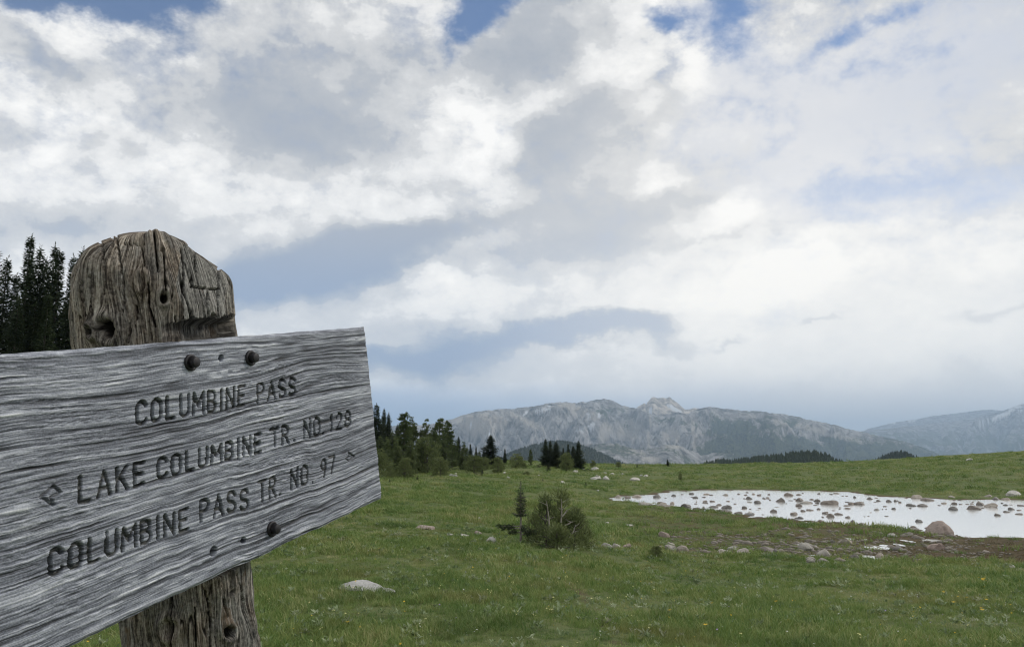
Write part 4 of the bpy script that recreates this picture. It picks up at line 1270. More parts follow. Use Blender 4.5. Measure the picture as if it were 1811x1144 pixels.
def conifer(H, Rb, seed, whorl=0.34, base=0.03, spray=0.34, droop=0.30, sp_w=0.30, taper=0.9, dens=1.0, ragged=0.3, top_thin=0.5):
    """spire-shaped spruce or fir: whorls of drooping branches carrying flat sprays"""
    g = np.random.default_rng(seed)
    L = Leaves(); limbs = []
    lean = g.normal(0, 0.006, 2) * H
    z = base * H
    gap_az = g.uniform(0, 6.28, 3); 
    while z < H * 0.985:
        f = z / H
        prof = (1 - f) ** taper * (0.80 + 0.2 * math.sin(f * 21 + seed)) + 0.035
        if f > 0.55:
            prof *= (1 - top_thin * (f - 0.55) / 0.45 * 0.55)
        nb = int(g.integers(5, 8))
        a0 = g.uniform(0, 6.28)
        for k in range(nb):
            a = a0 + k * 2 * math.pi / nb + g.normal(0, 0.25)
            ln = Rb * prof * g.uniform(1 - ragged, 1 + ragged)
            if g.random() < 0.06:
                ln *= 0.35
            if ln < 0.05:
                continue
            dr = droop * (1 - f * 1.5) * g.uniform(0.6, 1.4)
            d0 = np.array([math.cos(a), math.sin(a), -dr])
            n = max(3, int(ln / spray * 6.5 * dens))
            t = np.sort(g.uniform(0.12, 1.0, n))
            c = np.array([lean[0] * f, lean[1] * f, z])
            pos = c + d0 * (t * ln)[:, None] + np.stack([0 * t, 0 * t, 0.22 * ln * t * t], 1)
            side = np.where(np.arange(n) % 2 == 0, 1, -1) * g.uniform(0.4, 1.25, n)
            aa = a + side
            dirs = np.stack([np.cos(aa), np.sin(aa), g.normal(-0.25, 0.30, n)], 1)
            sl = spray * g.uniform(0.6, 1.25, n) * (0.55 + 0.45 * (1 - f)) * (1.15 - 0.5 * t)
            up = np.stack([g.normal(0, 0.35, n), g.normal(0, 0.35, n), np.ones(n)], 1)
            L.add(pos, dirs, sl, sl * sp_w, up)
            # tip
            L.add((c + d0 * ln * 0.9 + [0, 0, 0.2 * ln])[None, :], np.array([[math.cos(a), math.sin(a), 0.15]]), np.array([spray * 0.8 * (1 - 0.4 * f)]), np.array([spray * 0.16]), np.array([[0, 0, 1.0]]))
            if k % 2 == 0 and f < 0.8:
                limbs.append(([c, c + d0 * ln * 0.5 + [0, 0, 0.05 * ln], c + d0 * ln * 0.9 + [0, 0, 0.18 * ln]], [0.012 * H * (1 - f) * 0.25 + .006, 0.01, 0.004]))
        z += whorl * g.uniform(0.6, 1.3) * (1 - 0.35 * f)
    # leader
    n = 14
    tz = np.linspace(0.93, 1.0, n) * H
    a = g.uniform(0, 6.28, n)
    L.add(np.stack([lean[0] + 0 * a, lean[1] + 0 * a, tz], 1), np.stack([np.cos(a) * 0.6, np.sin(a) * 0.6, np.full(n, 0.8)], 1), np.full(n, spray * 0.5), np.full(n, spray * 0.10), np.stack([0 * a, 0 * a, 0 * a + 1], 1))
    tz = np.linspace(0, 1, 9)
    tr = [(np.stack([lean[0] * tz, lean[1] * tz, tz * H - 0.3 * (tz == 0)], 1), (H * 0.0125 + .01) * (1 - tz) ** 0.8 + 0.006)]
    return L.arrays(), tube(tr + limbs[:60], 6)


def pine(H, Rb, seed, tuft=0.26, clumps=110, per=34, low=0.12, flat=1.0, tuft_w=0.20, stems=3):
    """whitebark-pine habit: several stems, rounded clumps of up-swept needles"""
    g = np.random.default_rng(seed)
    L = Leaves(); limbs = []
    tops = []
    for k in range(stems):
        a = g.uniform(0, 6.28); off = Rb * g.uniform(0.05, 0.45) * (k > 0)
        h = H * (1.0 if k == 0 else g.uniform(0.72, 0.95))
        top = np.array([math.cos(a) * off, math.sin(a) * off, h]); tops.append(top)
        tz = np.linspace(0, 1, 8)
        pts = np.stack([top[0] * tz ** 0.8, top[1] * tz ** 0.8, top[2] * tz - 0.3 * (tz == 0)], 1)
        limbs.append((pts, (H * 0.016 + 0.012) * (1 - tz * 0.88)))
    for c in range(clumps):
        tp = tops[g.integers(0, stems)]
        f = low + (1 - low) * g.uniform(0, 1) ** 0.85
        prof = math.sin(min(1, (1 - f) * 1.35 + 0.10) * math.pi / 2) ** 0.8 * (0.65 + 0.35 * min(1, f / 0.25))
        a = g.uniform(0, 6.28); rr = Rb * prof * g.uniform(0.45, 1.0) * (0.75 if stems > 1 else 1)
        ax = np.array([tp[0] * f, tp[1] * f, tp[2] * f])
        cen = ax + np.array([math.cos(a) * rr, math.sin(a) * rr, g.normal(0, 0.03) * H + 0.10 * rr])
        cr = (0.13 + 0.09 * g.random()) * Rb * 1.6 * (0.55 + 0.45 * prof)
        n = per
        u = g.normal(0, 1, (n, 3)); u /= np.linalg.norm(u, axis=1, keepdims=True)
        u[:, 2] = np.abs(u[:, 2]) * 0.9 - 0.25
        pos = cen + u * cr * np.array([1, 1, 0.75]) * g.uniform(0.2, 1.0, n)[:, None]
        dirs = u * 0.9 + np.array([math.cos(a) * 0.35, math.sin(a) * 0.35, 0.75]) + g.normal(0, 0.3, (n, 3))
        ll = tuft * g.uniform(0.6, 1.25, n)
        L.add(pos, dirs, ll, ll * tuft_w, g.normal(0, 1, (n, 3)) + [0, 0, 0.4])
        if c % 2 == 0:
            limbs.append(([ax - [0, 0, 0.25 * rr], (ax + cen) / 2 - [0, 0, 0.08 * rr], cen], [0.005 * H + 0.006, 0.012, 0.005]))
    return L.arrays(), tube(limbs, 5)


PROTO = {}


def proto(kind, i, builder, leafmat, barkmat=None, dead=None):
    (LV, LF), (TV, TF) = builder
    crown = mesh_from('crown', LV, LF, leafmat, False)
    trunk = mesh_from('trunk', TV, TF, barkmat or BARK)
    PROTO.setdefault(kind, []).append((crown, trunk, float(LV[:, 2].max()), dead))


for i in range(5):
    proto('spruce', i, conifer(17, 1.9 + 0.15 * i, 100 + i, whorl=0.27, spray=0.55, sp_w=0.30, droop=0.42, taper=0.66, base=0.03, dens=1.5), SPRUCE)
for i in range(3):
    proto('fir', i, conifer(6.5, 1.75 + 0.25 * i, 120 + i, whorl=0.15, spray=0.36, sp_w=0.32, droop=0.15, taper=0.75, base=0.01, dens=1.5), SPRUCE)
for i in range(4):
    proto('pine', i, pine(7.0, 1.7 + 0.2 * i, 140 + i, tuft=0.34, clumps=120, per=30, low=0.06, stems=2 + i % 3), PINE)
for i in range(3):
    proto('bushy', i, pine(3.2, 2.0 + 0.25 * i, 160 + i, tuft=0.26, clumps=100, per=30, low=0.04, stems=4), SHRUB)
for i in range(3):
    proto('olive_fir', i, conifer(5.0, 1.35 + 0.2 * i, 190 + i, whorl=0.17, spray=0.34, sp_w=0.30, droop=-0.05, taper=0.6, base=0.01, dens=1.3, ragged=0.45), PINE)
for i in range(2):
    proto('small_fir', i, conifer(1.8, 0.45, 180 + i, whorl=0.085, spray=0.14, sp_w=0.26, droop=0.1, taper=0.9, base=0.02, dens=1.0), SPRUCE)


def plant_tree(kind, var, px, py_base, h, name, label, cat='tree', group=None, at=None, wide=1.0, sink=0.05, spin=None):
    crown, trunk, H, _ = PROTO[kind][var % len(PROTO[kind])]
    x, y, z = at if at is not None else on_ground(px, py_base)
    s = h / H
    o = link(name, None, loc=(x, y, z - sink), rot=(0, 0, rng.uniform(0, 6.28) if spin is None else spin), scale=(s * wide, s * wide, s), label=label, category=cat, group=group)
    link('trunk', trunk, o); link('crown', crown, o)
    return o


def height_for(at, px, py_top):
    """height of something standing at `at` whose top is seen at py_top"""
    d = px_dir(px, py_top)
    return EYE + at[1] * d[2] / d[1] - at[2]


def on_bearing(px, dist):
    d = px_dir(px, 790); x = d[0] / d[1] * dist
    return (x, dist, gz(x, dist))


# --- the tall spruces left of the post
far_left = 'tall narrow spruces standing on the skyline left of the post'
tall = [(18, 409, 56, 'tallest dark spire-topped spruce, at the left edge of the photo', 0.85), (30, 447, 60, None, 0.8), (45, 429, 57, 'tall dark spruce just right of the tallest spruce at the left edge', 0.8), (55, 450, 61, None, 0.8), (68, 425, 57, 'slender spruce with a thin pointed top, fourth spire from the left edge', 0.75),
        (79, 436, 56, 'spruce with an open right-hand side, at the right of the left-edge group', 0.95), (106, 446, 60, None, 0.75), (114, 433, 57, 'tall spruce closest to the post among the full-height spires', 0.85), (133, 463, 64, 'thin spruce top showing just left of the post', 0.7), (143, 455, 66, 'thin spruce top partly behind the left shoulder of the post', 0.7),
        (1, 478, 58, None, 0.9), (-18, 450, 60, None, 0.9), (-45, 430, 58, None, 0.95), (92, 520, 62, None, 0.9), (10, 520, 54, None, 1.0), (60, 515, 54, None, 1.05), (36, 530, 55, None, 1.05), (128, 530, 58, None, 1.0), (-75, 470, 62, None, 0.9), (165, 500, 68, None, 0.8), (200, 480, 70, None, 0.8)]
for i, (px, py, dist, lab, wd) in enumerate(tall):
    p = on_bearing(px, dist)
    plant_tree('spruce', i, px, 0, height_for(p, px, py), 'spruce_tree', lab or 'dark spruce crowded in among the tall spires left of the post', 'tree', far_left, p, wd)
p = on_bearing(116, 40)
plant_tree('small_fir', 0, 0, 0, height_for(p, 112, 575), 'fir_tree', 'lighter green young fir in front of the tall spruces, left of the post', 'tree', None, p, 1.6)

# --- the stand in the middle distance, right of the board
mid = 'conifers standing along the near skyline right of the signboard'
stand = [
    ('fir', 0, 665, 711, 78, 1.0, 'dark tree standing closest to the right edge of the signboard'), ('fir', 1, 678, 720, 88, 0.62, 'thin spire-like fir beside the tree at the signboard edge'), ('fir', 2, 686, 727, 86, 0.6, 'second thin fir, between the signboard edge and the broad pine'),
    ('pine', 0, 714, 726, 80, 1.0, 'broad tall round-headed pine with two domed tops'), ('pine', 1, 729, 734, 84, 0.75, None), ('pine', 2, 754, 737, 84, 0.72, 'narrow round-topped pine between the broad pine and the leaning pair'),
    ('pine', 3, 777, 737, 85, 0.85, 'left pine of the pair at the right end of the tall stand'), ('pine', 0, 792, 741, 86, 0.85, 'right pine of the pair at the end of the tall stand, ragged right side'),
    ('pine', 2, 700, 772, 72, 0.8, None), ('olive_fir', 1, 726, 776, 64, 1.1, None), ('bushy', 2, 757, 769, 68, 0.8, 'light green bushy tree in front of the round-topped pines'), ('pine', 1, 684, 770, 74, 0.8, None),
    ('pine', 1, 806, 776, 84, 0.8, None), ('pine', 2, 820, 779, 86, 0.8, 'small pine with an open top, right of the tall stand'), ('fir', 0, 832, 783, 88, 0.8, None), ('fir', 1, 842, 787, 90, 0.6, 'little pointed fir between the tall stand and the dark fir'),
    ('fir', 2, 867, 767, 88, 1.45, 'dark broad-based fir standing alone in front of the grey cliffs'), ('fir', 0, 856, 792, 90, 1.0, None), ('fir', 1, 893, 791, 96, 0.7, 'thin small fir right of the lone dark fir'),
    ('pine', 3, 938, 793, 92, 0.62, 'small rounded pine left of the dark skyline clump'), ('fir', 0, 965, 774, 90, 1.15, 'leftmost and tallest fir of the dark skyline clump'), ('fir', 1, 973, 777, 92, 0.9, None), ('fir', 2, 984, 779, 90, 1.3, 'broad dark fir in the middle of the skyline clump'),
    ('fir', 0, 1005, 783, 92, 0.85, 'dark fir between the two halves of the skyline clump'), ('fir', 1, 1023, 778, 88, 1.15, 'rightmost dark fir of the skyline clump'), ('fir', 2, 1014, 787, 92, 1.1, None), ('fir', 0, 996, 790, 94, 1.0, None), ('bushy', 1, 1002, 797, 82, 0.55, 'light green rounded bush at the foot of the skyline clump'),
    ('bushy', 2, 912, 800, 84, 0.75, 'low dark bush on the slope between the lone fir and the clump'), ('bushy', 0, 880, 806, 72, 0.7, 'low rounded bush just right of the foot of the lone dark fir'),
    ('bushy', 1, 838, 801, 70, 0.8, 'dark mounded bush at the foot of the small open pine'), ('bushy', 2, 779, 805, 62, 0.62, 'dark dome-shaped bush below the pair of pines'), ('bushy', 0, 718, 806, 58, 0.75, 'dark low bush at the foot of the broad tall pine'),
    ('bushy', 1, 692, 818, 56, 0.4, 'small bush among pale rocks near the signboard edge'), ('pine', 0, 740, 772, 74, 0.8, None), ('pine', 1, 770, 785, 74, 0.9, None), ('pine', 2, 800, 783, 78, 1.0, None), ('olive_fir', 0, 818, 792, 76, 1.2, None), ('olive_fir', 2, 672, 768, 70, 1.1, None), ('olive_fir', 1, 742, 778, 68, 1.0, None), ('olive_fir', 0, 784, 772, 72, 1.2, None), ('olive_fir', 2, 705, 786, 62, 1.2, None), ('olive_fir', 1, 848, 796, 78, 1.2, None), ('olive_fir', 0, 826, 788, 80, 1.0, None), ('olive_fir', 2, 694, 760, 76, 1.0, None), ('fir', 0, 744, 760, 84, 0.9, None), ('fir', 2, 702, 748, 84, 0.8, None), ('pine', 3, 766, 758, 82, 0.9, None), ('fir', 1, 811, 770, 88, 0.8, None), ('fir', 0, 651, 700, 84, 0.9, None), ('bushy', 1, 856, 805, 78, 0.6, None),
    ('bushy', 2, 660, 790, 60, 0.9, None), ('fir', 1, 640, 720, 80, 1.1, None), ('fir', 2, 610, 712, 82, 1.1, None), ('pine', 2, 580, 725, 80, 1.1, None), ('fir', 0, 540, 715, 84, 1.1, None),
    ('fir', 1, 1180, 811, 112, 1.35, 'small dark cone-shaped fir alone on the meadow skyline'), ('bushy', 0, 1048, 812, 100, 0.5, 'pair-like low bush on the skyline right of the clump'), ('bushy', 1, 1093, 815, 104, 0.55, 'tiny dark bush on the skyline midway to the lone cone-shaped fir'), ('small_fir', 0, 1126, 817, 106, 1.3, 'tiny fir on the skyline left of the lone cone-shaped fir'),
]
for i, (kind, var, px, py, dist, wd, lab) in enumerate(stand):
    p = on_bearing(px, dist)
    h = max(0.5, height_for(p, px, py))
    if kind == 'bushy':
        wd = wd * 3.2 / h * (h / 3.2) ** 0.55
    nm = {'olive_fir': 'fir_tree', 'fir': 'fir_tree', 'pine': 'pine_tree', 'bushy': 'bush', 'small_fir': 'fir_tree'}[kind]
    gen = {'olive_fir': 'olive green young fir crowded under the taller stand right of the signboard', 'fir': 'dark conifer packed into the stand right of the signboard', 'pine': 'dull green conifer packed into the stand right of the signboard', 'bushy': 'light green brushy conifer growing under the stand right of the signboard'}.get(kind)
    plant_tree(kind, var, px, 0, h, nm, lab or gen, 'bush' if kind == 'bushy' else 'tree', mid, p, wd)

# --- little firs and bushes out on the slope
for (kind, px, pyb, pyt, wd, lab) in [
    ('small_fir', 853, 841, 827, 1.5, 'tiny pointed fir alone on the grass below the lone dark fir'), ('small_fir', 970, 833, 816, 1.6, 'small dark fir on the grass below the skyline clump'), ('small_fir', 760, 834, 819, 1.7, 'small fir on the grass below the pair of pines'),
    ('small_fir', 738, 850, 839, 1.9, 'small dark bushy fir on the slope near the signboard'), ('small_fir', 960, 853, 844, 1.6, 'tiny fir on the slope above the near shrub thicket'), ('bushy', 927, 829, 817, 0.55, 'low spreading bush on the slope between the firs'), ('bushy', 930, 840, 832, 0.9, 'flat low bush just below the other spreading bush'),
    ('small_fir', 689, 852, 845, 1.7, 'tiny fir close beside the signboard edge'), ('bushy', 1203, 850, 833, 0.35, 'dark bush on the far bank above the left end of the pond'), ('small_fir', 1036, 859, 850, 1.6, 'tiny dim fir on the meadow left of the pond'), ('bushy', 1013, 823, 815, 0.5, 'small bush at the right foot of the skyline clump'),
    ('bushy', 1161, 986, 961, 0.45, 'dark low shrub beside the boulders at the edge of the marsh')]:
    at = on_ground(px, pyb)
    h = height_for(at, px, pyt)
    if kind == 'bushy':
        wd = wd * 2.2 / max(h, .3) * (h / 2.2) ** 0.6
    plant_tree(kind, rng.integers(0, 3), px, pyb, h, 'bush' if kind == 'bushy' else 'fir_tree', lab, 'bush' if kind == 'bushy' else 'tree', None, at, wd, 0.03)


# --- the near thicket: a lopsided young fir and a clump of dwarf pines with bleached stems
def near_fir():
    at = on_ground(921, 962)
    H = height_for(at, 919, 850)
    s = H / 2.0
    g = np.random.default_rng(5)
    (LV, LF), (TV, TF) = conifer(2.0, 0.44, 301, whorl=0.055, base=0.46, spray=0.125, sp_w=0.17, droop=-0.1, taper=0.55, dens=1.25, ragged=0.45, top_thin=1.0)
    L = Leaves()
    for (a, z, ln) in [(3.4, 0.60, 0.75), (3.1, 0.52, 0.62), (-0.2, 0.42, 0.5), (0.4, 0.34, 0.45), (2.6, 0.40, 0.4), (5.0, 0.5, 0.5), (1.4, 0.5, 0.5)]:
        n = 120
        t = g.uniform(0.25, 1, n); dv = np.array([math.cos(a), math.sin(a), 0.02])
        pos = np.array([0, 0, z]) + dv * (t * ln)[:, None] + g.normal(0, 0.03, (n, 3))
        L.add(pos, dv + g.normal(0, 0.6, (n, 3)), np.full(n, 0.095), np.full(n, 0.018), g.normal(0, 1, (n, 3)) + [0, 0, 1])
        TV2, TF2 = tube([([np.array([0, 0, z]), np.array([0, 0, z]) + dv * ln * 0.5, np.array([0, 0, z]) + dv * ln * 0.95], [0.02, 0.013, 0.005])], 5)
        TF = np.concatenate([TF, TF2 + len(TV)]); TV = np.concatenate([TV, TV2])
    V2, F2 = L.arrays()
    LF = np.concatenate([LF, F2 + len(LV)]); LV = np.concatenate([LV, V2])
    o = link('fir_tree', None, loc=(at[0], at[1], at[2] - 0.03), scale=s, label='young fir with bare grey lower trunk and low side branch, left of the thicket', category='tree')
    link('trunk', mesh_from('trunk', TV, TF, bark_material('pale_flaking_bark', (0.12, 0.10, 0.085), (0.33, 0.29, 0.25))), o)
    link('crown', mesh_from('crown', LV, LF, YOUNG, False), o)


near_fir()


def near_pine(px, pyb, pyt, rad, seed, label, stems_px, low=0.03, clumps=62):
    at = on_ground(px, pyb)
    H = height_for(at, px, pyt)
    g = np.random.default_rng(seed)
    L = Leaves()
    prof_top = 1.0
    for c in range(clumps):
        f = low + (0.94 - low) * g.random()
        pr = (1 - f) ** 0.55 * (0.7 + 0.3 * math.sin(f * 17 + seed)) + 0.05
        a = g.uniform(0, 6.28); rr = rad * pr * g.uniform(0.25, 1.0)
        cen = np.array([math.cos(a) * rr, math.sin(a) * rr, f * H])
        n = 25
        u = g.normal(0, 1, (n, 3)); u /= np.linalg.norm(u, axis=1, keepdims=True)
        pos = cen + u * 0.13 * g.uniform(0.1, 1.0, n)[:, None]
        dirs = u * 0.8 + np.array([math.cos(a) * 0.4, math.sin(a) * 0.4, 0.9]) + g.normal(0, 0.25, (n, 3))
        ll = 0.105 * g.uniform(0.6, 1.3, n)
        L.add(pos, dirs, ll, ll * 0.13, g.normal(0, 1, (n, 3)))
    LV, LF = L.arrays()
    limbs = [([(0, 0, -0.1), (0.02, 0, H * 0.4), (0.0, 0.01, H * 0.9)], [0.035, 0.022, 0.006])]
    for c in range(14):
        f = g.uniform(0.1, 0.8); a = g.uniform(0, 6.28); rr = rad * (1 - f) ** 0.5 * 0.8
        limbs.append(([(0, 0, f * H * 0.8), (math.cos(a) * rr * .5, math.sin(a) * rr * .5, f * H * 0.9), (math.cos(a) * rr, math.sin(a) * rr, f * H + 0.1)], [0.014, 0.010, 0.004]))
    TV, TF = tube(limbs, 6)
    o = link('dwarf_pine', None, loc=(at[0], at[1], at[2] - 0.02), label=label, category='tree')
    link('trunk', mesh_from('trunk', TV, TF, BARK), o)
    link('crown', mesh_from('crown', LV, LF, SHRUB, False), o)
    for (sx0, sy0, sx1, sy1) in stems_px:
        sc_ = (at[1] - rad * 0.85) / FPX
        def P(sx, sy, k):
            return np.array([(sx - px) * sc_, -rad * 0.8 * k, (pyb - sy) * sc_])
        a_, b_ = P(sx0, sy0, .9), P(sx1, sy1, .75)
        m_ = (a_ + b_) / 2 + np.array([0.02, 0, 0])
        br = [([a_, m_, b_], [0.022, 0.016, 0.006])]
        for q in range(3):
            t = g.uniform(0.4, 0.9); c0 = a_ * (1 - t) + b_ * t
            e = c0 + np.array([g.choice([-1, 1]) * g.uniform(0.08, 0.2), g.uniform(-.05, .05), g.uniform(0.04, 0.14)])
            br.append(([c0, (c0 + e) / 2, e], [0.009, 0.007, 0.003]))
        TV, TF = tube(br, 6)
        link('dead_stem', mesh_from('dead_stem', TV, TF, DEADWOOD), o)


near_pine(966, 968, 872, 0.55, 11, 'dwarf pine with a tall bleached dead stem, leftmost of the thicket', [(971, 943, 966, 885)])
near_pine(992, 969, 862, 0.52, 12, 'tallest dwarf pine of the thicket, pale dead stem near its top', [(991, 922, 992, 882), (993, 912, 1002, 900)])
near_pine(1016, 970, 898, 0.62, 13, 'dwarf pine with a slanting dead stem at the right of the thicket', [(1006, 947, 1017, 925), (998, 926, 1011, 920)])
near_pine(1030, 968, 918, 0.60, 15, 'low dense dwarf pine at the right end of the thicket', [], clumps=40)
near_pine(948, 960, 905, 0.55, 16, 'low sprawling dwarf pine between the young fir and the thicket', [], clumps=36)
near_pine(985, 973, 928, 0.75, 18, 'dark low dwarf pine at the front foot of the thicket', [], clumps=48)


# --- far-off woods on the hills: one mass each
def build_woods():
    g = np.random.default_rng(77)
    for (V, dist, th_, seed) in HILLS:
        ni, nj = V.shape[:2]
        count = {1100: 2600, 1350: 1500, 2700: 3600}[dist]
        A, F = [], []
        off = 0
        for k in range(count):
            i = g.integers(4, ni - 4); j = g.integers(6, nj // 2 + 4)
            p = V[i, j] + g.normal(0, 2, 3) * [1, 1, 0]
            h = th_ * g.uniform(0.45, 1.0); r = h * g.uniform(0.22, 0.36)
            seg = 6
            for (z0, z1, rr) in ((-0.1, 0.55, 1.0), (0.28, 0.80, 0.72), (0.58, 1.0, 0.45)):
                a = np.linspace(0, 2 * math.pi, seg, endpoint=False) + g.uniform(0, 1)
                ring = np.stack([p[0] + np.cos(a) * r * rr * g.uniform(.7, 1.2, seg), p[1] + np.sin(a) * r * rr * g.uniform(.7, 1.2, seg), p[2] + h * z0 + g.uniform(-.05, .05, seg) * h], 1)
                A.append(ring); A.append(np.array([[p[0], p[1], p[2] + h * z1]]))
                F.append(np.stack([off + np.arange(seg), off + (np.arange(seg) + 1) % seg, np.full(seg, off + seg)], 1)); off += seg + 1
        me = mesh_from('distant_wood', np.concatenate(A), np.concatenate(F), SPRUCE, False)
        link('distant_wood', me, kind='stuff')


build_woods()


# ------------------------------------------------------------------ rocks
def stone_material(name, cols, wet=False):
    m, w = mat(name)
    pos = w.n('ShaderNodeTexCoord').outputs['Object']
    geo = w.n('ShaderNodeNewGeometry')
    oi = w.n('ShaderNodeObjectInfo')
    v = w.vmath('ADD', geo.outputs['Position'], w.vmath('SCALE', (1.0, 1.0, 1.0), 0.0))
    n = w.noise(v, 7.0, 5, 0.65)
    n2 = w.noise(v, 45.0, 4, 0.7)
    n3 = w.noise(v, 2.2, 3, 0.5)
    t = w.math('ADD', w.math('MULTIPLY', n, 0.5), w.math('MULTIPLY', n2, 0.5))
    k = 1.0
    c1 = w.ramp(t, [(0.34, tuple(x * 0.45 for x in cols[0])), (0.5, cols[0]), (0.66, tuple(min(1, x * 1.5) for x in cols[0]))])
    c2 = w.ramp(t, [(0.34, tuple(x * 0.45 for x in cols[1])), (0.5, cols[1]), (0.66, tuple(min(1, x * 1.5) for x in cols[1]))])
    c = w.mix(w.math('ADD', oi.outputs['Random'], w.math('MULTIPLY', w.math('SUBTRACT', n3, 0.5), 0.6)), c1, c2)
    c = w.mix(w.rng(n, 0.60, 0.66, 0.0, 0.45), c, (0.10, 0.105, 0.075))     # lichen
    b = w.n('ShaderNodeBump', {'Strength': 0.8, 'Distance': 0.03, 'Height': t})
    finish(w, c, 0.55 if wet else 0.85, b.outputs[0], 0.4 if wet else 0.25)
    return m


GRANITE = stone_material('weathered_granite', [(0.36, 0.31, 0.26), (0.33, 0.32, 0.29)])
PINK = stone_material('pink_granite', [(0.34, 0.265, 0.225), (0.31, 0.265, 0.235)])
WETROCK = stone_material('damp_pond_rock', [(0.20, 0.165, 0.135), (0.13, 0.125, 0.115)], True)
GREY = stone_material('grey_outcrop', [(0.42, 0.41, 0.39), (0.36, 0.355, 0.34)])
PALE = stone_material('pale_limestone', [(0.52, 0.49, 0.43), (0.46, 0.45, 0.42)])


def boulder_mesh(seed, sub=3, flat=0.6, angular=0.5):
    import bmesh
    bm = bmesh.new()
    bmesh.ops.create_icosphere(bm, subdivisions=sub, radius=1.0)
    V = np.array([v.co[:] for v in bm.verts]); F = np.array([[v.index for v in f.verts] for f in bm.faces])
    bm.free()
    g = np.random.default_rng(seed)
    # cut by random planes for broken faces
    d = np.ones(len(V))
    V = V * np.array([1, g.uniform(0.6, 0.95), 1])
    for k in range(14):
        n = g.normal(0, 1, 3); n /= np.linalg.norm(n)
        c = g.uniform(0.50, 0.92)
        dot = V @ n
        d = np.minimum(d, np.where(dot > 0.05, c / np.maximum(dot, 0.05), 9))
    d = 1 * (1 - angular) + d * angular
    nz = np.array([mnoise.fractal(Vector(v * 1.6 + seed), 1.0, 2.0, 4) for v in V])
    V = V * (d * (1 + 0.10 * nz))[:, None]
    V[:, 2] *= flat
    V[:, 2] = np.where(V[:, 2] < -0.25, -0.25 + (V[:, 2] + 0.25) * 0.3, V[:, 2])
    return V, F


BOULDERS = [boulder_mesh(900 + i, 3, 0.55, 0.95) for i in range(10)]
_bm = {}


def stone(name, px, py, w, h, mt, label, cat='rock', group=None, zwater=None, var=None, depth=1.0, hi=False):
    """a stone whose visible outline is w x h photo pixels with its foot at py"""
    if zwater is not None:
        x, y = from_px(px, py, zwater - EYE); z = zwater
    else:
        x, y, z = on_ground(px, py)
    m = y / FPX
    h = h * (0.62 if zwater is not None and not hi else 0.9)
    var = int(rng.integers(0, len(BOULDERS))) if var is None else var
    key = (var, mt.name, hi)
    if key not in _bm:
        V, F = boulder_mesh(900 + var, 5, 0.62, 0.35) if hi else BOULDERS[var]
        _bm[key] = (mesh_from(name, V, F, mt, hi), V)
    me, V = _bm[key]
    rot = rng.uniform(0, 6.28)
    # widths of the mesh seen across after the turn
    c, s = math.cos(rot), math.sin(rot)
    tn = x / y
    ex = np.ptp((V[:, 0] * c - V[:, 1] * s) - tn * (V[:, 0] * s + V[:, 1] * c)); ez = V[:, 2].max() + 0.04
    sx = w * m / ex; sz = h * m / ez
    sy = sx * depth
    o = link(name, me, loc=(x, y + sx * 0.4, z + 0.0), rot=(0, 0, rot), scale=(sx, sx, sz), label=label, category=cat, group=group)
    return o


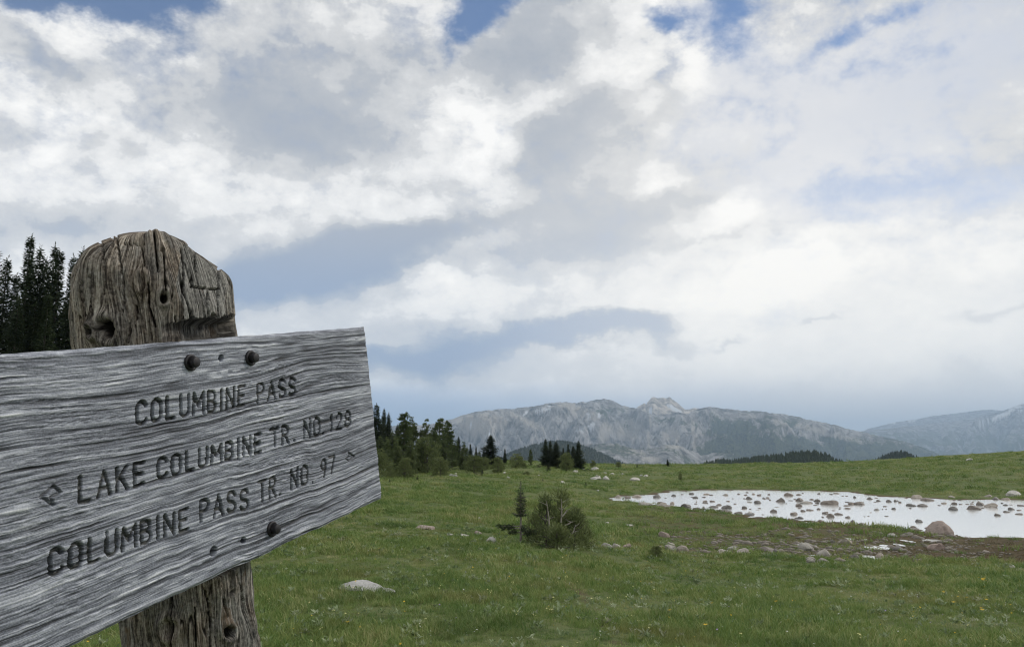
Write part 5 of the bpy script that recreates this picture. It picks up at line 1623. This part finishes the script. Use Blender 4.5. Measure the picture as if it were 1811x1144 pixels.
A_ = lambda x, y, w, h: (1060 + x / 4.766, 840 + (y + h / 2) / 4.766, w / 4.766, h / 4.766)
B_ = lambda x, y, w, h: (1400 + x / 4.406, 840 + (y + h / 2) / 4.406, w / 4.406, h / 4.406)
WZ = POND_Z
named = [
    (A_(380, 235, 118, 68), GRANITE, 'largest tan boulder at the left end of the pond'), (A_(555, 245, 112, 58), GRANITE, 'second large tan boulder near the left end of the pond'), (A_(618, 228, 38, 38), GRANITE, 'small rounded rock touching the second tan boulder'),
    (A_(320, 170, 82, 38), GRANITE, 'low boulder on the far bank above the left tip of the pond'), (A_(165, 172, 55, 38), GRANITE, 'leftmost boulder on the far bank at the tip of the pond'), (A_(735, 248, 92, 52), WETROCK, 'grey boulder where the near shore starts to bend right'),
    (A_(490, 170, 66, 42), WETROCK, 'cluster-like grey rock on the far bank near the left tip'), (A_(1085, 258, 92, 48), WETROCK, 'pointed brown rock in the water right of the tan boulders'), (A_(1342, 218, 68, 38), WETROCK, 'dark pointed rock in the left half of the pond'),
    (A_(1470, 292, 62, 42), WETROCK, 'dark peaked rock close to the near shore of the left half'), (A_(1535, 198, 84, 56), WETROCK, 'brown heaped rock standing in the middle of the pond'), (A_(1605, 155, 78, 42), WETROCK, 'blackish rock against the far bank in mid pond'),
    (A_(1650, 318, 68, 36), WETROCK, 'flat triangular rock near the near shore in mid pond'), (A_(1268, 185, 62, 36), WETROCK, 'brown rock near the far bank in the left half'), (A_(968, 262, 84, 24), WETROCK, 'long flat rock beside the pointed brown rock'),
    (B_(310, 203, 145, 56), WETROCK, 'long brown slab rock standing in mid pond'), (B_(120, 207, 100, 26), WETROCK, 'long low dark rock left of the brown slab'), (B_(540, 212, 92, 38), WETROCK, 'grey wedge rock right of the brown slab'), (B_(470, 215, 46, 32), WETROCK, 'small dark pointed rock next to the grey wedge'),
    (B_(935, 225, 85, 30), WETROCK, 'low dark rock left of the pair in the right half'), (B_(1030, 228, 86, 32), WETROCK, 'low forked dark rock in the right half of the pond'), (B_(1270, 250, 74, 42), WETROCK, 'grey block rock with a smaller one behind it, right half'), (B_(1270, 213, 50, 28), WETROCK, 'smaller rock behind the grey block rock'),
    (B_(1440, 243, 122, 50), WETROCK, 'wide flat grey-brown boulder by the far bank at the right'), (B_(1480, 215, 70, 42), WETROCK, 'tan rock leaning on the wide flat boulder'), (B_(1570, 225, 112, 54), GRANITE, 'rounded brown boulder at the far bank near the right edge'),
    (B_(1720, 255, 56, 32), WETROCK, 'small round rock near the right edge of the photo'), (B_(1608, 302, 52, 30), WETROCK, 'lone dark round rock in open water at the right'), (B_(1683, 280, 56, 20), WETROCK, 'flat rock in open water near the right edge'), (B_(1000, 350, 60, 32), WETROCK, 'lone pointed rock in open water left of the big round boulder'),
    (B_(270, 288, 50, 28), WETROCK, 'left rock of the close threesome in mid pond'), (B_(312, 305, 66, 46), WETROCK, 'middle and tallest rock of the close threesome in mid pond'), (B_(368, 297, 72, 24), WETROCK, 'right flat rock of the close threesome in mid pond'), (B_(445, 322, 46, 24), WETROCK, 'small dark rock right of the close threesome'),
    (B_(610, 175, 52, 26), WETROCK, 'dark rock near the far bank right of the grey wedge'), (B_(760, 195, 48, 28), WETROCK, 'left brown rock of a row of three near the far bank'), (B_(815, 193, 32, 26), WETROCK, 'middle rock of the row of three near the far bank'), (B_(848, 205, 26, 20), WETROCK, 'right rock of the row of three near the far bank'),
    (B_(1070, 408, 64, 16), WETROCK, 'thin flat rock touching the left side of the big round boulder'), (B_(25, 292, 60, 30), WETROCK, 'tan wedge rock left of the close threesome'), (B_(990, 160, 96, 44), GRANITE, 'pale boulder at the far bank right of centre'), (B_(1075, 182, 112, 34), WETROCK, 'long grey rock at the far bank next to the pale boulder'),
]
for (px, py, w_, h_), mt, lab in named:
    stone('pond_rock', px, py, w_, h_ * 1.08, mt, lab, 'rock', 'rocks in and around the pond', WZ)
small = [A_(*t) for t in [(235, 182, 55, 25), (270, 135, 45, 20), (630, 165, 45, 25), (780, 150, 44, 25), (812, 182, 50, 25), (900, 155, 60, 20), (945, 163, 35, 13), (1065, 160, 46, 24), (1180, 155, 30, 16), (1235, 163, 30, 15), (1300, 153, 30, 22), (1352, 163, 38, 22),
         (1430, 157, 26, 18), (1690, 200, 62, 40), (1755, 225, 105, 30), (1690, 245, 60, 40), (890, 215, 46, 23), (950, 215, 46, 19), (900, 233, 50, 12), (1010, 245, 50, 22), (1145, 238, 26, 13), (815, 238, 30, 11), (1045, 290, 100, 28), (930, 287, 42, 16), (885, 277, 30, 9),
         (1228, 265, 50, 30), (1715, 295, 42, 23), (1270, 225, 45, 12), (1790, 200, 42, 16), (1685, 158, 52, 18), (1440, 205, 18, 14), (1615, 212, 42, 9), (700, 160, 24, 10), (560, 190, 20, 8), (460, 232, 26, 8), (1385, 188, 24, 8), (1500, 268, 40, 6), (1340, 290, 30, 6), (1575, 236, 14, 10), (1270, 306, 40, 8), (1380, 330, 24, 8)]]
small += [B_(*t) for t in [(5, 148, 26, 22), (55, 150, 36, 14), (70, 180, 52, 32), (215, 140, 26, 16), (60, 225, 52, 32), (200, 190, 56, 30), (205, 210, 36, 22), (355, 137, 60, 16), (495, 165, 26, 24), (435, 235, 52, 12), (445, 255, 56, 16), (680, 193, 36, 20), (1190, 213, 46, 20),
          (1670, 228, 46, 18), (1780, 298, 62, 18), (1780, 270, 42, 12), (1790, 232, 62, 16), (665, 262, 44, 22), (800, 255, 36, 22), (745, 318, 35, 8), (600, 318, 20, 6), (90, 272, 42, 20), (150, 268, 60, 16), (210, 258, 32, 20), (243, 322, 20, 14), (330, 273, 36, 8), (30, 345, 62, 26),
          (430, 160, 22, 8), (1320, 224, 30, 10), (1155, 233, 30, 8), (400, 160, 20, 8), (570, 320, 16, 6), (710, 262, 12, 8), (738, 262, 14, 8), (120, 265, 14, 10), (295, 335, 24, 8), (540, 236, 30, 6), (620, 290, 20, 5), (655, 208, 30, 6)]]
for (px, py, w_, h_) in small:
    stone('pond_rock', px, py, w_, h_ * 1.1, GRANITE if rng.random() < 0.22 else WETROCK, 'small stone poking out of the shallow pond water', 'rock', 'small stones scattered in the pond', WZ)
# a scatter of still smaller stones just breaking the surface towards the far bank
g2 = np.random.default_rng(4)
for k in range(60):
    px = g2.uniform(1180, 1790); py = 870 + g2.random() ** 1.3 * 32 + max(0, (px - 1500)) * 0.035
    if px > 1620 and py > 905:
        continue
    stone('pond_rock', px, py, g2.uniform(3, 8), g2.uniform(1.4, 3.2), WETROCK, 'small stone poking out of the shallow pond water', 'rock', 'small stones scattered in the pond', WZ)

# dark stones and mossy lumps lining the near shore
_ns = [s for s in _shore_px if 1160 < s[0] < 1700 and s[1] > 888]
for k in range(46):
    px = g2.uniform(1165, 1660)
    py = float(np.interp(px, [s[0] for s in _ns][::-1], [s[1] for s in _ns][::-1])) + g2.normal(0, 1.6)
    stone('shore_stone', px, py, g2.uniform(6, 20), g2.uniform(3, 8), WETROCK, 'dark damp stone lining the near shore of the pond', 'rock', 'dark stones lining the near shore', WZ)

stone('boulder', 1669, 948, 52, 30, PINK, 'big smooth rounded pinkish boulder at the near shore of the pond', 'rock', None, WZ - 0.02, 3, hi=True)
bank = [
    (A_(550, 500, 98, 46), PINK, 'lone pink rounded rock on the dark marshy ground'), (A_(70, 595, 100, 42), GRANITE, 'flat pale slab left of the low round boulder, edge of the meadow'), (A_(150, 600, 84, 46), GRANITE, 'pale block beside the flat slab right of the thicket'), (A_(240, 605, 82, 50), PINK, 'rounded pinkish boulder right of the pale block'),
    (A_(595, 612, 98, 56), GRANITE, 'grey stacked boulder beside the dark low shrub'), (A_(605, 580, 70, 22), GRANITE, 'thin slab lying on top of the grey stacked boulder'), (A_(700, 622, 116, 58), GRANITE, 'peaked grey boulder right of the stacked boulder'), (A_(1055, 650, 120, 44), GRANITE, 'grey slab behind the left puddle'),
    (A_(1130, 622, 84, 36), GRANITE, 'rounded grey rock behind the left puddle slab'), (A_(1215, 640, 112, 44), GRANITE, 'broad pale-topped boulder right of the left puddle'), (A_(1430, 625, 150, 44), WETROCK, 'long dark slab in the marsh right of the pale-topped boulder'), (A_(1750, 600, 134, 60), GRANITE, 'large flat grey slab in the middle of the marsh'),
    (A_(1500, 640, 60, 26), WETROCK, 'dark rock at the right end of the long slab'), (A_(1780, 722, 90, 40), GRANITE, 'grey rock at the meadow edge by the middle puddle'), (A_(258, 424, 76, 12), PALE, 'flat pale stone in the grass below the pond tip'), (A_(68, 400, 30, 10), PALE, 'small pale stone in the grass left of the pond tip'),
    (B_(435, 520, 118, 46), GRANITE, 'pale grey domed rock in the marsh'), (B_(800, 468, 84, 26), GRANITE, 'small pale flat rock on the brown bank'), (B_(115, 550, 104, 44), GRANITE, 'grey slab tilted beside the marsh puddles'), (B_(265, 605, 124, 50), GRANITE, 'brownish grey slab in front of the pale domed rock'),
    (B_(1140, 555, 144, 52), PINK, 'wide flat pinkish slab below the big round boulder'), (B_(850, 575, 104, 36), WETROCK, 'low dark rock in the stony patch'), (B_(150, 655, 92, 40), GRANITE, 'low grey rock at the grass edge, left of a twin'), (B_(255, 665, 100, 34), GRANITE, 'low grey rock at the grass edge, right of its twin'),
    (B_(500, 645, 92, 44), WETROCK, 'low brown rock at the grass edge in mid marsh'), (B_(690, 632, 76, 40), GRANITE, 'grey rock between the right-hand puddles and the grass'), (B_(325, 520, 50, 22), WETROCK, 'small dark rock left of the pale domed rock'), (B_(480, 370, 44, 36), WETROCK, 'mossy knob on the near shore'), (B_(870, 425, 90, 24), WETROCK, 'flat brown rock on the near shore left of the thin flat rock'),
    (B_(1750, 142, 122, 44), PALE, 'pale rounded boulder on the far bank at the right edge'), (B_(1255, 168, 60, 18), GRANITE, 'small pale rock on the far bank grass, right of centre'), (B_(1540, 160, 70, 20), GRANITE, 'pale low rock on the far bank above the tan leaning rock'), (B_(1680, 188, 80, 24), GRANITE, 'low rock on the far bank near the right edge'), (B_(1600, 182, 60, 28), WETROCK, 'dark rock on the far bank above the rounded brown boulder'),
    (B_(1525, 597, 60, 20), GRANITE, 'lone small stone on the brown dry bank at the right'), (B_(1727, 712, 52, 22), PALE, 'bright white stone in the grass near the right edge'), (B_(925, 456, 80, 20), WETROCK, 'thin brown slab on the near shore'),
    ((753, 936, 34, 7), PINK, 'smooth pinkish slab lying in the meadow right of the board'), ((867, 960, 19, 11), PALE, 'pale tilted stone left of the young fir'), ((845, 945, 13, 6), PINK, 'small pinkish stone behind the pale tilted stone'), ((822, 952, 15, 8), PALE, 'two-tone pale stone in the grass left of the pinkish stone'), ((795, 947, 12, 4), PALE, 'thin pale stone sunk in the grass'),
    ((849, 920, 14, 5), PALE, 'thin pale stone on the bright green patch above the young fir'), ((712, 958, 8, 3), PALE, 'tiny pale stone in the grass below the pinkish slab'),
    ((640, 1046, 84, 13), GREY, 'flat whitish outcrop low in the foreground grass, right of the post'),
    ((1717, 814, 13, 4), PALE, 'pale stone high on the right-hand slope near the skyline'),
]
for (px, py, w_, h_), mt, lab in bank:
    stone('rock', px, py, w_, h_ * 1.15, mt, lab, 'rock', var=6 if mt is GREY else None)
stone('rock', 683, 1048, 26, 7, GREY, 'small grey stone just right of the flat whitish outcrop in the foreground grass', 'rock')
C_ = lambda x, y, w, h: (640 + x / 4.312, 680 + (y + h / 2) / 4.312, w / 4.312, h / 4.312)
D_ = lambda x, y, w, h: (1040 + x / 4.312, 680 + (y + h / 2) / 4.312, w / 4.312, h / 4.312)
slope = [C_(*t) for t in [(165, 640, 62, 34), (145, 602, 40, 22), (270, 630, 40, 14), (425, 632, 36, 16), (575, 665, 26, 14), (618, 678, 20, 10), (690, 690, 72, 16), (715, 680, 30, 12), (800, 602, 46, 16), (965, 608, 52, 20), (985, 598, 24, 14), (1085, 672, 32, 16), (1115, 705, 36, 10), (1495, 620, 52, 20), (1530, 743, 32, 14),
         (1630, 658, 42, 12), (1690, 640, 16, 18), (1775, 640, 52, 22), (1770, 712, 60, 20), (1800, 700, 40, 20), (840, 608, 20, 10), (1350, 690, 20, 8)]]
slope += [D_(*t) for t in [(55, 640, 62, 20), (60, 712, 92, 18), (140, 712, 52, 26), (180, 680, 52, 14), (360, 720, 82, 24), (440, 692, 40, 14), (130, 672, 24, 10), (405, 690, 24, 10), (265, 678, 20, 8), (75, 806, 20, 8), (1175, 770, 8, 8)]]
for (px, py, w_, h_) in slope:
    stone('slope_rock', px, py, w_, h_ * 1.2, PALE, 'small pale rock showing in the grass of the far meadow slope', 'rock', 'pale rocks on the far meadow slope')
# --- rubble of the stony marsh
def build_rubble():
    g = np.random.default_rng(9)
    A, F = [], []; off = 0
    V0, F0 = boulder_mesh(950, 1, 0.6, 0.8)
    n = 0
    while n < 1500:
        if g.random() < 0.55:
            px, py = g.normal(1480, 150), g.normal(968, 14)
        else:
            px, py = g.uniform(1180, 1740), g.uniform(940, 990)
        x, y = from_px(px, py, -3.22)
        if py < 930 or py > 996 or px < 1150:
            continue
        z, sd = ground_z(np.array([x]), np.array([y]))
        if sd[0] < 0.3:
            continue
        s = g.uniform(0.02, 0.09) * (1 + (g.random() < 0.12) * 1.3)
        a = g.uniform(0, 6.28); c, sn = math.cos(a), math.sin(a)
        V = V0 * np.array([s * g.uniform(.8, 1.8), s, s * g.uniform(.5, 1.0)])
        V = np.stack([V[:, 0] * c - V[:, 1] * sn, V[:, 0] * sn + V[:, 1] * c, V[:, 2]], 1) + [x, y, z[0] + 0.005]
        A.append(V); F.append(F0 + off); off += len(V); n += 1
    link('marsh_rubble', mesh_from('marsh_rubble', np.concatenate(A), np.concatenate(F), stone_material('marsh_rubble_stone', [(0.25, 0.215, 0.175), (0.20, 0.19, 0.17)])), kind='stuff')


build_rubble()

# ------------------------------------------------------------------ grass, herbs and flowers
def grass_material(name, cols):
    m, w = mat(name)
    pos = w.n('ShaderNodeNewGeometry').outputs['Position']
    oi = w.n('ShaderNodeObjectInfo')
    n1 = w.noise(pos, 0.22, 5, 0.6)
    n2 = w.noise(pos, 1.3, 4, 0.6)
    t = w.math('ADD', w.math('MULTIPLY', n1, 0.45), w.math('MULTIPLY', n2, 0.35))
    t = w.math('ADD', t, w.math('MULTIPLY', oi.outputs['Random'], 0.30))
    c = w.ramp(t, [(0.35, cols[0]), (0.50, cols[1]), (0.62, cols[2]), (0.76, cols[3])])
    n3 = w.noise(pos, 0.55, 5, 0.62)
    c = w.mix(w.rng(n3, 0.54, 0.66, 0.0, 0.55), c, tuple(v * k for v, k in zip(cols[2], (0.95, 0.72, 0.85))))
    c = w.mix(w.rng(n3, 0.46, 0.36, 0.0, 0.5), c, tuple(v * 0.75 for v in cols[0]))
    b = w.n('ShaderNodeBsdfPrincipled', {'Base Color': c, 'Roughness': 0.6, 'Specular IOR Level': 0.3})
    tr = w.n('ShaderNodeBsdfTranslucent', {'Color': c})
    mx = w.n('ShaderNodeMixShader', {0: 0.3, 1: b.outputs[0], 2: tr.outputs[0]})
    w.n('ShaderNodeOutputMaterial', {0: mx.outputs[0]})
    return m


GRASS = grass_material('meadow_grass_blades', [(0.095, 0.175, 0.042), (0.165, 0.245, 0.062), (0.24, 0.300, 0.088), (0.40, 0.39, 0.18)])
SEDGE = grass_material('brown_sedge', [(0.060, 0.056, 0.022), (0.110, 0.092, 0.040), (0.17, 0.13, 0.060), (0.26, 0.20, 0.10)])
HERB = grass_material('broad_herb_leaves', [(0.13, 0.19, 0.080), (0.20, 0.26, 0.12), (0.29, 0.35, 0.19), (0.42, 0.46, 0.30)])


def flat_mat(name, col):
    m, w = mat(name)
    finish(w, col, 0.7)
    return m


def tuft_mesh(name, seed, nbl, h, spread, wd, mt, bend=0.5):
    g = np.random.default_rng(seed)
    V, F = [], []
    for k in range(nbl):
        a = g.uniform(0, 6.28); r = spread * math.sqrt(g.random())
        p = np.array([math.cos(a) * r, math.sin(a) * r, -0.02])
        la = g.uniform(0, 6.28); hh = h * g.uniform(0.45, 1.15); bd = bend * g.uniform(0.2, 1.2)
        dv = np.array([math.cos(la), math.sin(la), 0]); sd = np.array([-math.sin(la + g.normal(0, .8)), math.cos(la), 0]); ww = wd * g.uniform(.7, 1.3)
        o = len(V)
        for t, wk in ((0, 1), (0.4, 0.9), (0.75, 0.6)):
            c = p + dv * hh * bd * t * t + np.array([0, 0, hh * t * (1 - 0.25 * bd * t)])
            V.append(c - sd * ww * wk); V.append(c + sd * ww * wk)
        V.append(p + dv * hh * bd + np.array([0, 0, hh * (1 - 0.25 * bd)]))
        F += [[o, o + 1, o + 3, o + 2], [o + 2, o + 3, o + 5, o + 4], [o + 4, o + 5, o + 6]]
    me = mesh_from(name, np.array(V), F, mt, False)
    return me


def herb_mesh(name, seed, n, h, mt):
    g = np.random.default_rng(seed)
    V, F = [], []
    for k in range(n):
        a = g.uniform(0, 6.28); el = g.uniform(0.3, 1.2); L_ = h * g.uniform(.6, 1.2); ww = L_ * 0.20
        p = np.array([g.normal(0, .02), g.normal(0, .02), g.uniform(0, h * 0.5)])
        d = np.array([math.cos(a) * math.cos(el), math.sin(a) * math.cos(el), math.sin(el)]); s = np.array([-math.sin(a), math.cos(a), 0])
        o = len(V)
        V += [p, p + d * L_ * .45 + s * ww, p + d * L_ - [0, 0, L_ * .15], p + d * L_ * .45 - s * ww]
        F += [[o, o + 1, o + 2], [o, o + 2, o + 3]]
    return mesh_from(name, np.array(V), F, mt, False)


def flower_mesh(name, seed, petal_mat, h, r, heads=1, stem_mat=None):
    g = np.random.default_rng(seed)
    V, F, M = [], [], []
    for q in range(heads):
        ox, oy = g.normal(0, r * 1.6, 2) * (heads > 1); hh = h * g.uniform(.8, 1.1)
        o = len(V)
        V += [np.array([ox * .3, oy * .3, 0]), np.array([ox * .3 + .004, oy * .3, 0]), np.array([ox + .003, oy, hh]), np.array([ox, oy, hh])]
        F.append([o, o + 1, o + 2, o + 3]); M.append(1)
        c = np.array([ox, oy, hh]); tl = g.normal(0, .25, 2)
        for k in range(8):
            a = k * math.pi / 4; o = len(V)
            for aa, rr in ((a - .3, .55), (a, 1.0), (a + .3, .55)):
                x, y = math.cos(aa) * r * rr, math.sin(aa) * r * rr
                V.append(c + [x, y, x * tl[0] + y * tl[1] + r * 0.35 * rr])
            V.append(c); F.append([o + 3, o, o + 1]); F.append([o + 3, o + 1, o + 2]); M += [0, 0]
    me = mesh_from(name, np.array(V), F, petal_mat, False)
    me.materials.append(stem_mat or GRASS)
    me.polygons.foreach_set('material_index', np.array(M, dtype=np.int32))
    return me


def collection_of(name, meshes):
    c = bpy.data.collections.new(name)
    for i, me in enumerate(meshes):
        c.objects.link(bpy.data.objects.new('%s_%02d' % (name, i), me))
    return c


def scatter(name, pts, scl, tilt, coll, seed):
    """one object whose points carry tufts by geometry nodes"""
    n = len(pts)
    me = bpy.data.meshes.new(name)
    me.vertices.add(n); me.vertices.foreach_set('co', np.asarray(pts, np.float32).ravel()); me.update()
    g = np.random.default_rng(seed)
    rot = np.stack([g.normal(0, tilt, n), g.normal(0, tilt, n), g.uniform(0, 6.283, n)], 1)
    attr(me, 'rot', rot, 'FLOAT_VECTOR'); attr(me, 'scl', scl, 'FLOAT_VECTOR')
    o = link(name, me, kind='stuff')
    t = bpy.data.node_groups.new(name, 'GeometryNodeTree')
    t.interface.new_socket('Geometry', in_out='INPUT', socket_type='NodeSocketGeometry')
    t.interface.new_socket('Geometry', in_out='OUTPUT', socket_type='NodeSocketGeometry')
    N = t.nodes
    gi, go = N.new('NodeGroupInput'), N.new('NodeGroupOutput')
    ci = N.new('GeometryNodeCollectionInfo'); ci.inputs['Collection'].default_value = coll
    ci.inputs['Separate Children'].default_value = True; ci.inputs['Reset Children'].default_value = True
    ip = N.new('GeometryNodeInstanceOnPoints'); ip.inputs['Pick Instance'].default_value = True
    ra = N.new('GeometryNodeInputNamedAttribute'); ra.data_type = 'FLOAT_VECTOR'; ra.inputs[0].default_value = 'rot'
    sa = N.new('GeometryNodeInputNamedAttribute'); sa.data_type = 'FLOAT_VECTOR'; sa.inputs[0].default_value = 'scl'
    rv = N.new('FunctionNodeRandomValue'); rv.data_type = 'INT'
    rv.inputs[4].default_value = 0; rv.inputs[5].default_value = 100; rv.inputs['Seed'].default_value = seed
    e2r = N.new('FunctionNodeEulerToRotation')
    Lk = t.links.new
    Lk(gi.outputs[0], ip.inputs['Points']); Lk(ci.outputs[0], ip.inputs['Instance'])
    Lk(rv.outputs[2], ip.inputs['Instance Index'])
    Lk(ra.outputs[0], e2r.inputs[0]); Lk(e2r.outputs[0], ip.inputs['Rotation']); Lk(sa.outputs[0], ip.inputs['Scale'])
    Lk(ip.outputs[0], go.inputs[0])
    md = o.modifiers.new('tufts', 'NODES'); md.node_group = t
    return o


def field_points(r0, r1, dens, seed, fov=39):
    g = np.random.default_rng(seed)
    area = R(2 * fov) / 2 * (r1 * r1 - r0 * r0)
    n = int(area * dens)
    r = np.sqrt(g.uniform(r0 * r0, r1 * r1, n)); a = R(g.uniform(-fov, fov, n)) if False else np.radians(g.uniform(-fov, fov, n))
    x, y = np.sin(a) * r, np.cos(a) * r
    z, sd = ground_z(x, y)
    pud = np.full(n, 9.0)
    for (px_, py_, rx, ry, pz) in PUDDLES:
        pud = np.minimum(pud, np.hypot((x - px_) / rx, (y - py_) / ry))
    return x, y, z, sd, pud, g


def build_grass():
    tufts = collection_of('grass_tuft', [tuft_mesh('grass_tuft', 10 + i, 34, 0.125, 0.10, 0.0028, GRASS, 0.6 + 0.1 * i) for i in range(5)])
    short = collection_of('short_tuft', [tuft_mesh('short_tuft', 20 + i, 40, 0.075, 0.13, 0.0034, GRASS, 0.9) for i in range(4)])
    sedge = collection_of('sedge_tuft', [tuft_mesh('sedge_tuft', 30 + i, 34, 0.10, 0.14, 0.004, SEDGE, 0.9) for i in range(3)])
    clump = collection_of('grass_clump', [tuft_mesh('grass_clump', 40 + i, 46, 0.17, 0.30, 0.0085, GRASS, 0.8) for i in range(4)])
    herbs = collection_of('herb', [herb_mesh('herb', 50 + i, 12, 0.085, HERB) for i in range(4)])
    for (r0, r1, dens, coll, base, seed) in [(5.0, 11, 80, tufts, 0.9, 1), (5.0, 11, 90, short, 1.0, 2), (11, 17, 55, tufts, 1.0, 3), (11, 17, 60, short, 1.2, 4), (17, 27, 42, clump, 0.65, 5), (27, 45, 13, clump, 0.85, 6), (45, 75, 4.0, clump, 1.2, 7), (75, 135, 1.3, clump, 1.6, 8)]:
        x, y, z, sd, pud, g = field_points(r0, r1, dens, seed)
        mud = mud_mask(x, y, sd)
        td = trail_dist(x, y)
        patch = fbm(x * 0.55, y * 0.55, 3, 90)
        keep = (sd > 0.35) & (pud > 1.5) & (g.random(len(x)) > mud * 1.25) & (g.random(len(x)) > 0.75 * np.exp(-(td / 0.28) ** 2)) & (g.random(len(x)) > 0.55 * smooth(0.52, 0.32, patch))
        x, y, z, patch = x[keep], y[keep], z[keep], patch[keep]
        s = base * g.uniform(0.6, 1.25, len(x)) * (0.65 + 0.75 * smooth(0.3, 0.7, patch))
        hz = s * g.uniform(0.7, 1.2, len(x)) * (1.0 if r0 < 40 else 0.7)
        scatter('meadow_grass', np.stack([x, y, z], 1), np.stack([s, s, hz], 1), 0.18, coll, seed)
    # brown sedge on the marshy ground and along the shore
    for (r0, r1, dens, base, seed) in [(19, 32, 34, 0.85, 11), (32, 52, 7, 1.0, 12)]:
        x, y, z, sd, pud, g = field_points(r0, r1, dens, seed)
        mud = mud_mask(x, y, sd)
        patch = fbm(x * 0.9, y * 0.9, 3, 92)
        keep = (sd > 0.12) & (pud > 1.25) & (g.random(len(x)) < mud * 1.1) & (g.random(len(x)) > 0.9 * smooth(0.52, 0.42, patch) * (x < 15))
        x, y, z = x[keep], y[keep], z[keep]
        s = base * g.uniform(0.5, 1.2, len(x))
        scatter('marsh_sedge', np.stack([x, y, z], 1), np.stack([s, s, s * 0.7], 1), 0.2, sedge, seed)
    # broad-leaved herbs
    for (r0, r1, dens, base, seed) in [(5.5, 16, 14.0, 0.9, 21), (16, 28, 6.0, 1.1, 22)]:
        x, y, z, sd, pud, g = field_points(r0, r1, dens, seed)
        mud = mud_mask(x, y, sd)
        patch = fbm(x * 0.7, y * 0.7, 3, 95)
        keep = (sd > 0.5) & (mud < 0.25) & (g.random(len(x)) < 0.15 + smooth(0.45, 0.62, patch))
        x, y, z = x[keep], y[keep], z[keep]
        s = base * g.uniform(0.5, 1.2, len(x))
        scatter('meadow_herbs', np.stack([x, y, z + 0.03], 1), np.stack([s, s, s], 1), 0.2, herbs, seed)
    yel = flat_mat('yellow_petals', (0.72, 0.46, 0.03)); pal = flat_mat('pale_yellow_petals', (0.72, 0.68, 0.30)); whi = flat_mat('white_petals', (0.78, 0.78, 0.72)); pur = flat_mat('lilac_petals', (0.42, 0.32, 0.55))
    fl = collection_of('wildflower', [flower_mesh('wildflower', 61, yel, 0.13, 0.013), flower_mesh('wildflower', 62, pal, 0.14, 0.010, 3), flower_mesh('wildflower', 63, whi, 0.12, 0.011), flower_mesh('wildflower', 64, pal, 0.11, 0.010, 2), flower_mesh('wildflower', 65, whi, 0.13, 0.008, 3), flower_mesh('wildflower', 66, yel, 0.12, 0.010), flower_mesh('wildflower', 67, pur, 0.12, 0.012)])
    for (r0, r1, dens, seed) in [(5.5, 15, 3.5, 31), (15, 28, 1.6, 32)]:
        x, y, z, sd, pud, g = field_points(r0, r1, dens, seed)
        mud = mud_mask(x, y, sd)
        keep = (sd > 0.5) & (mud < 0.3)
        x, y, z = x[keep], y[keep], z[keep]
        s = g.uniform(0.8, 1.3, len(x))
        scatter('wildflowers', np.stack([x, y, z], 1), np.stack([s, s, s], 1), 0.15, fl, seed)
    # single flowers that stand out
    big = flower_mesh('yellow_flower', 71, yel, 0.16, 0.022, 1)
    clump_y = flower_mesh('yellow_flower', 72, yel, 0.17, 0.022, 7)
    for (px, py, me, lab, cat, grp) in [
        (1738, 1036, clump_y, 'biggest clump of orange-yellow flowers, right foreground below the marsh', 'flower clump', None),
        (1712, 1076, big, 'orange-yellow flower head in the right foreground grass', 'flower', 'single yellow flowers in the foreground'), (1689, 1086, big, None, None, None), (1747, 1080, big, None, None, None), (1740, 1102, big, None, None, None), (1374, 1085, big, None, None, None), (1260, 1088, big, None, None, None), (1249, 1147, big, None, None, None), (613, 1137, big, None, None, None), (1738, 1098, big, None, None, None), (1671, 1066, big, None, None, None), (877, 980, big, None, None, None), (1185, 1105, big, None, None, None)]:
        x, y, z = on_ground(px, min(py + 9, 1143))
        link('yellow_flower', me, loc=(x, y, z), rot=(0, 0, px * 1.0), scale=1.35, label=lab or 'orange-yellow flower head in the right foreground grass', category=cat or 'flower', group=grp or (None if cat else 'single yellow flowers in the foreground'))


build_grass()
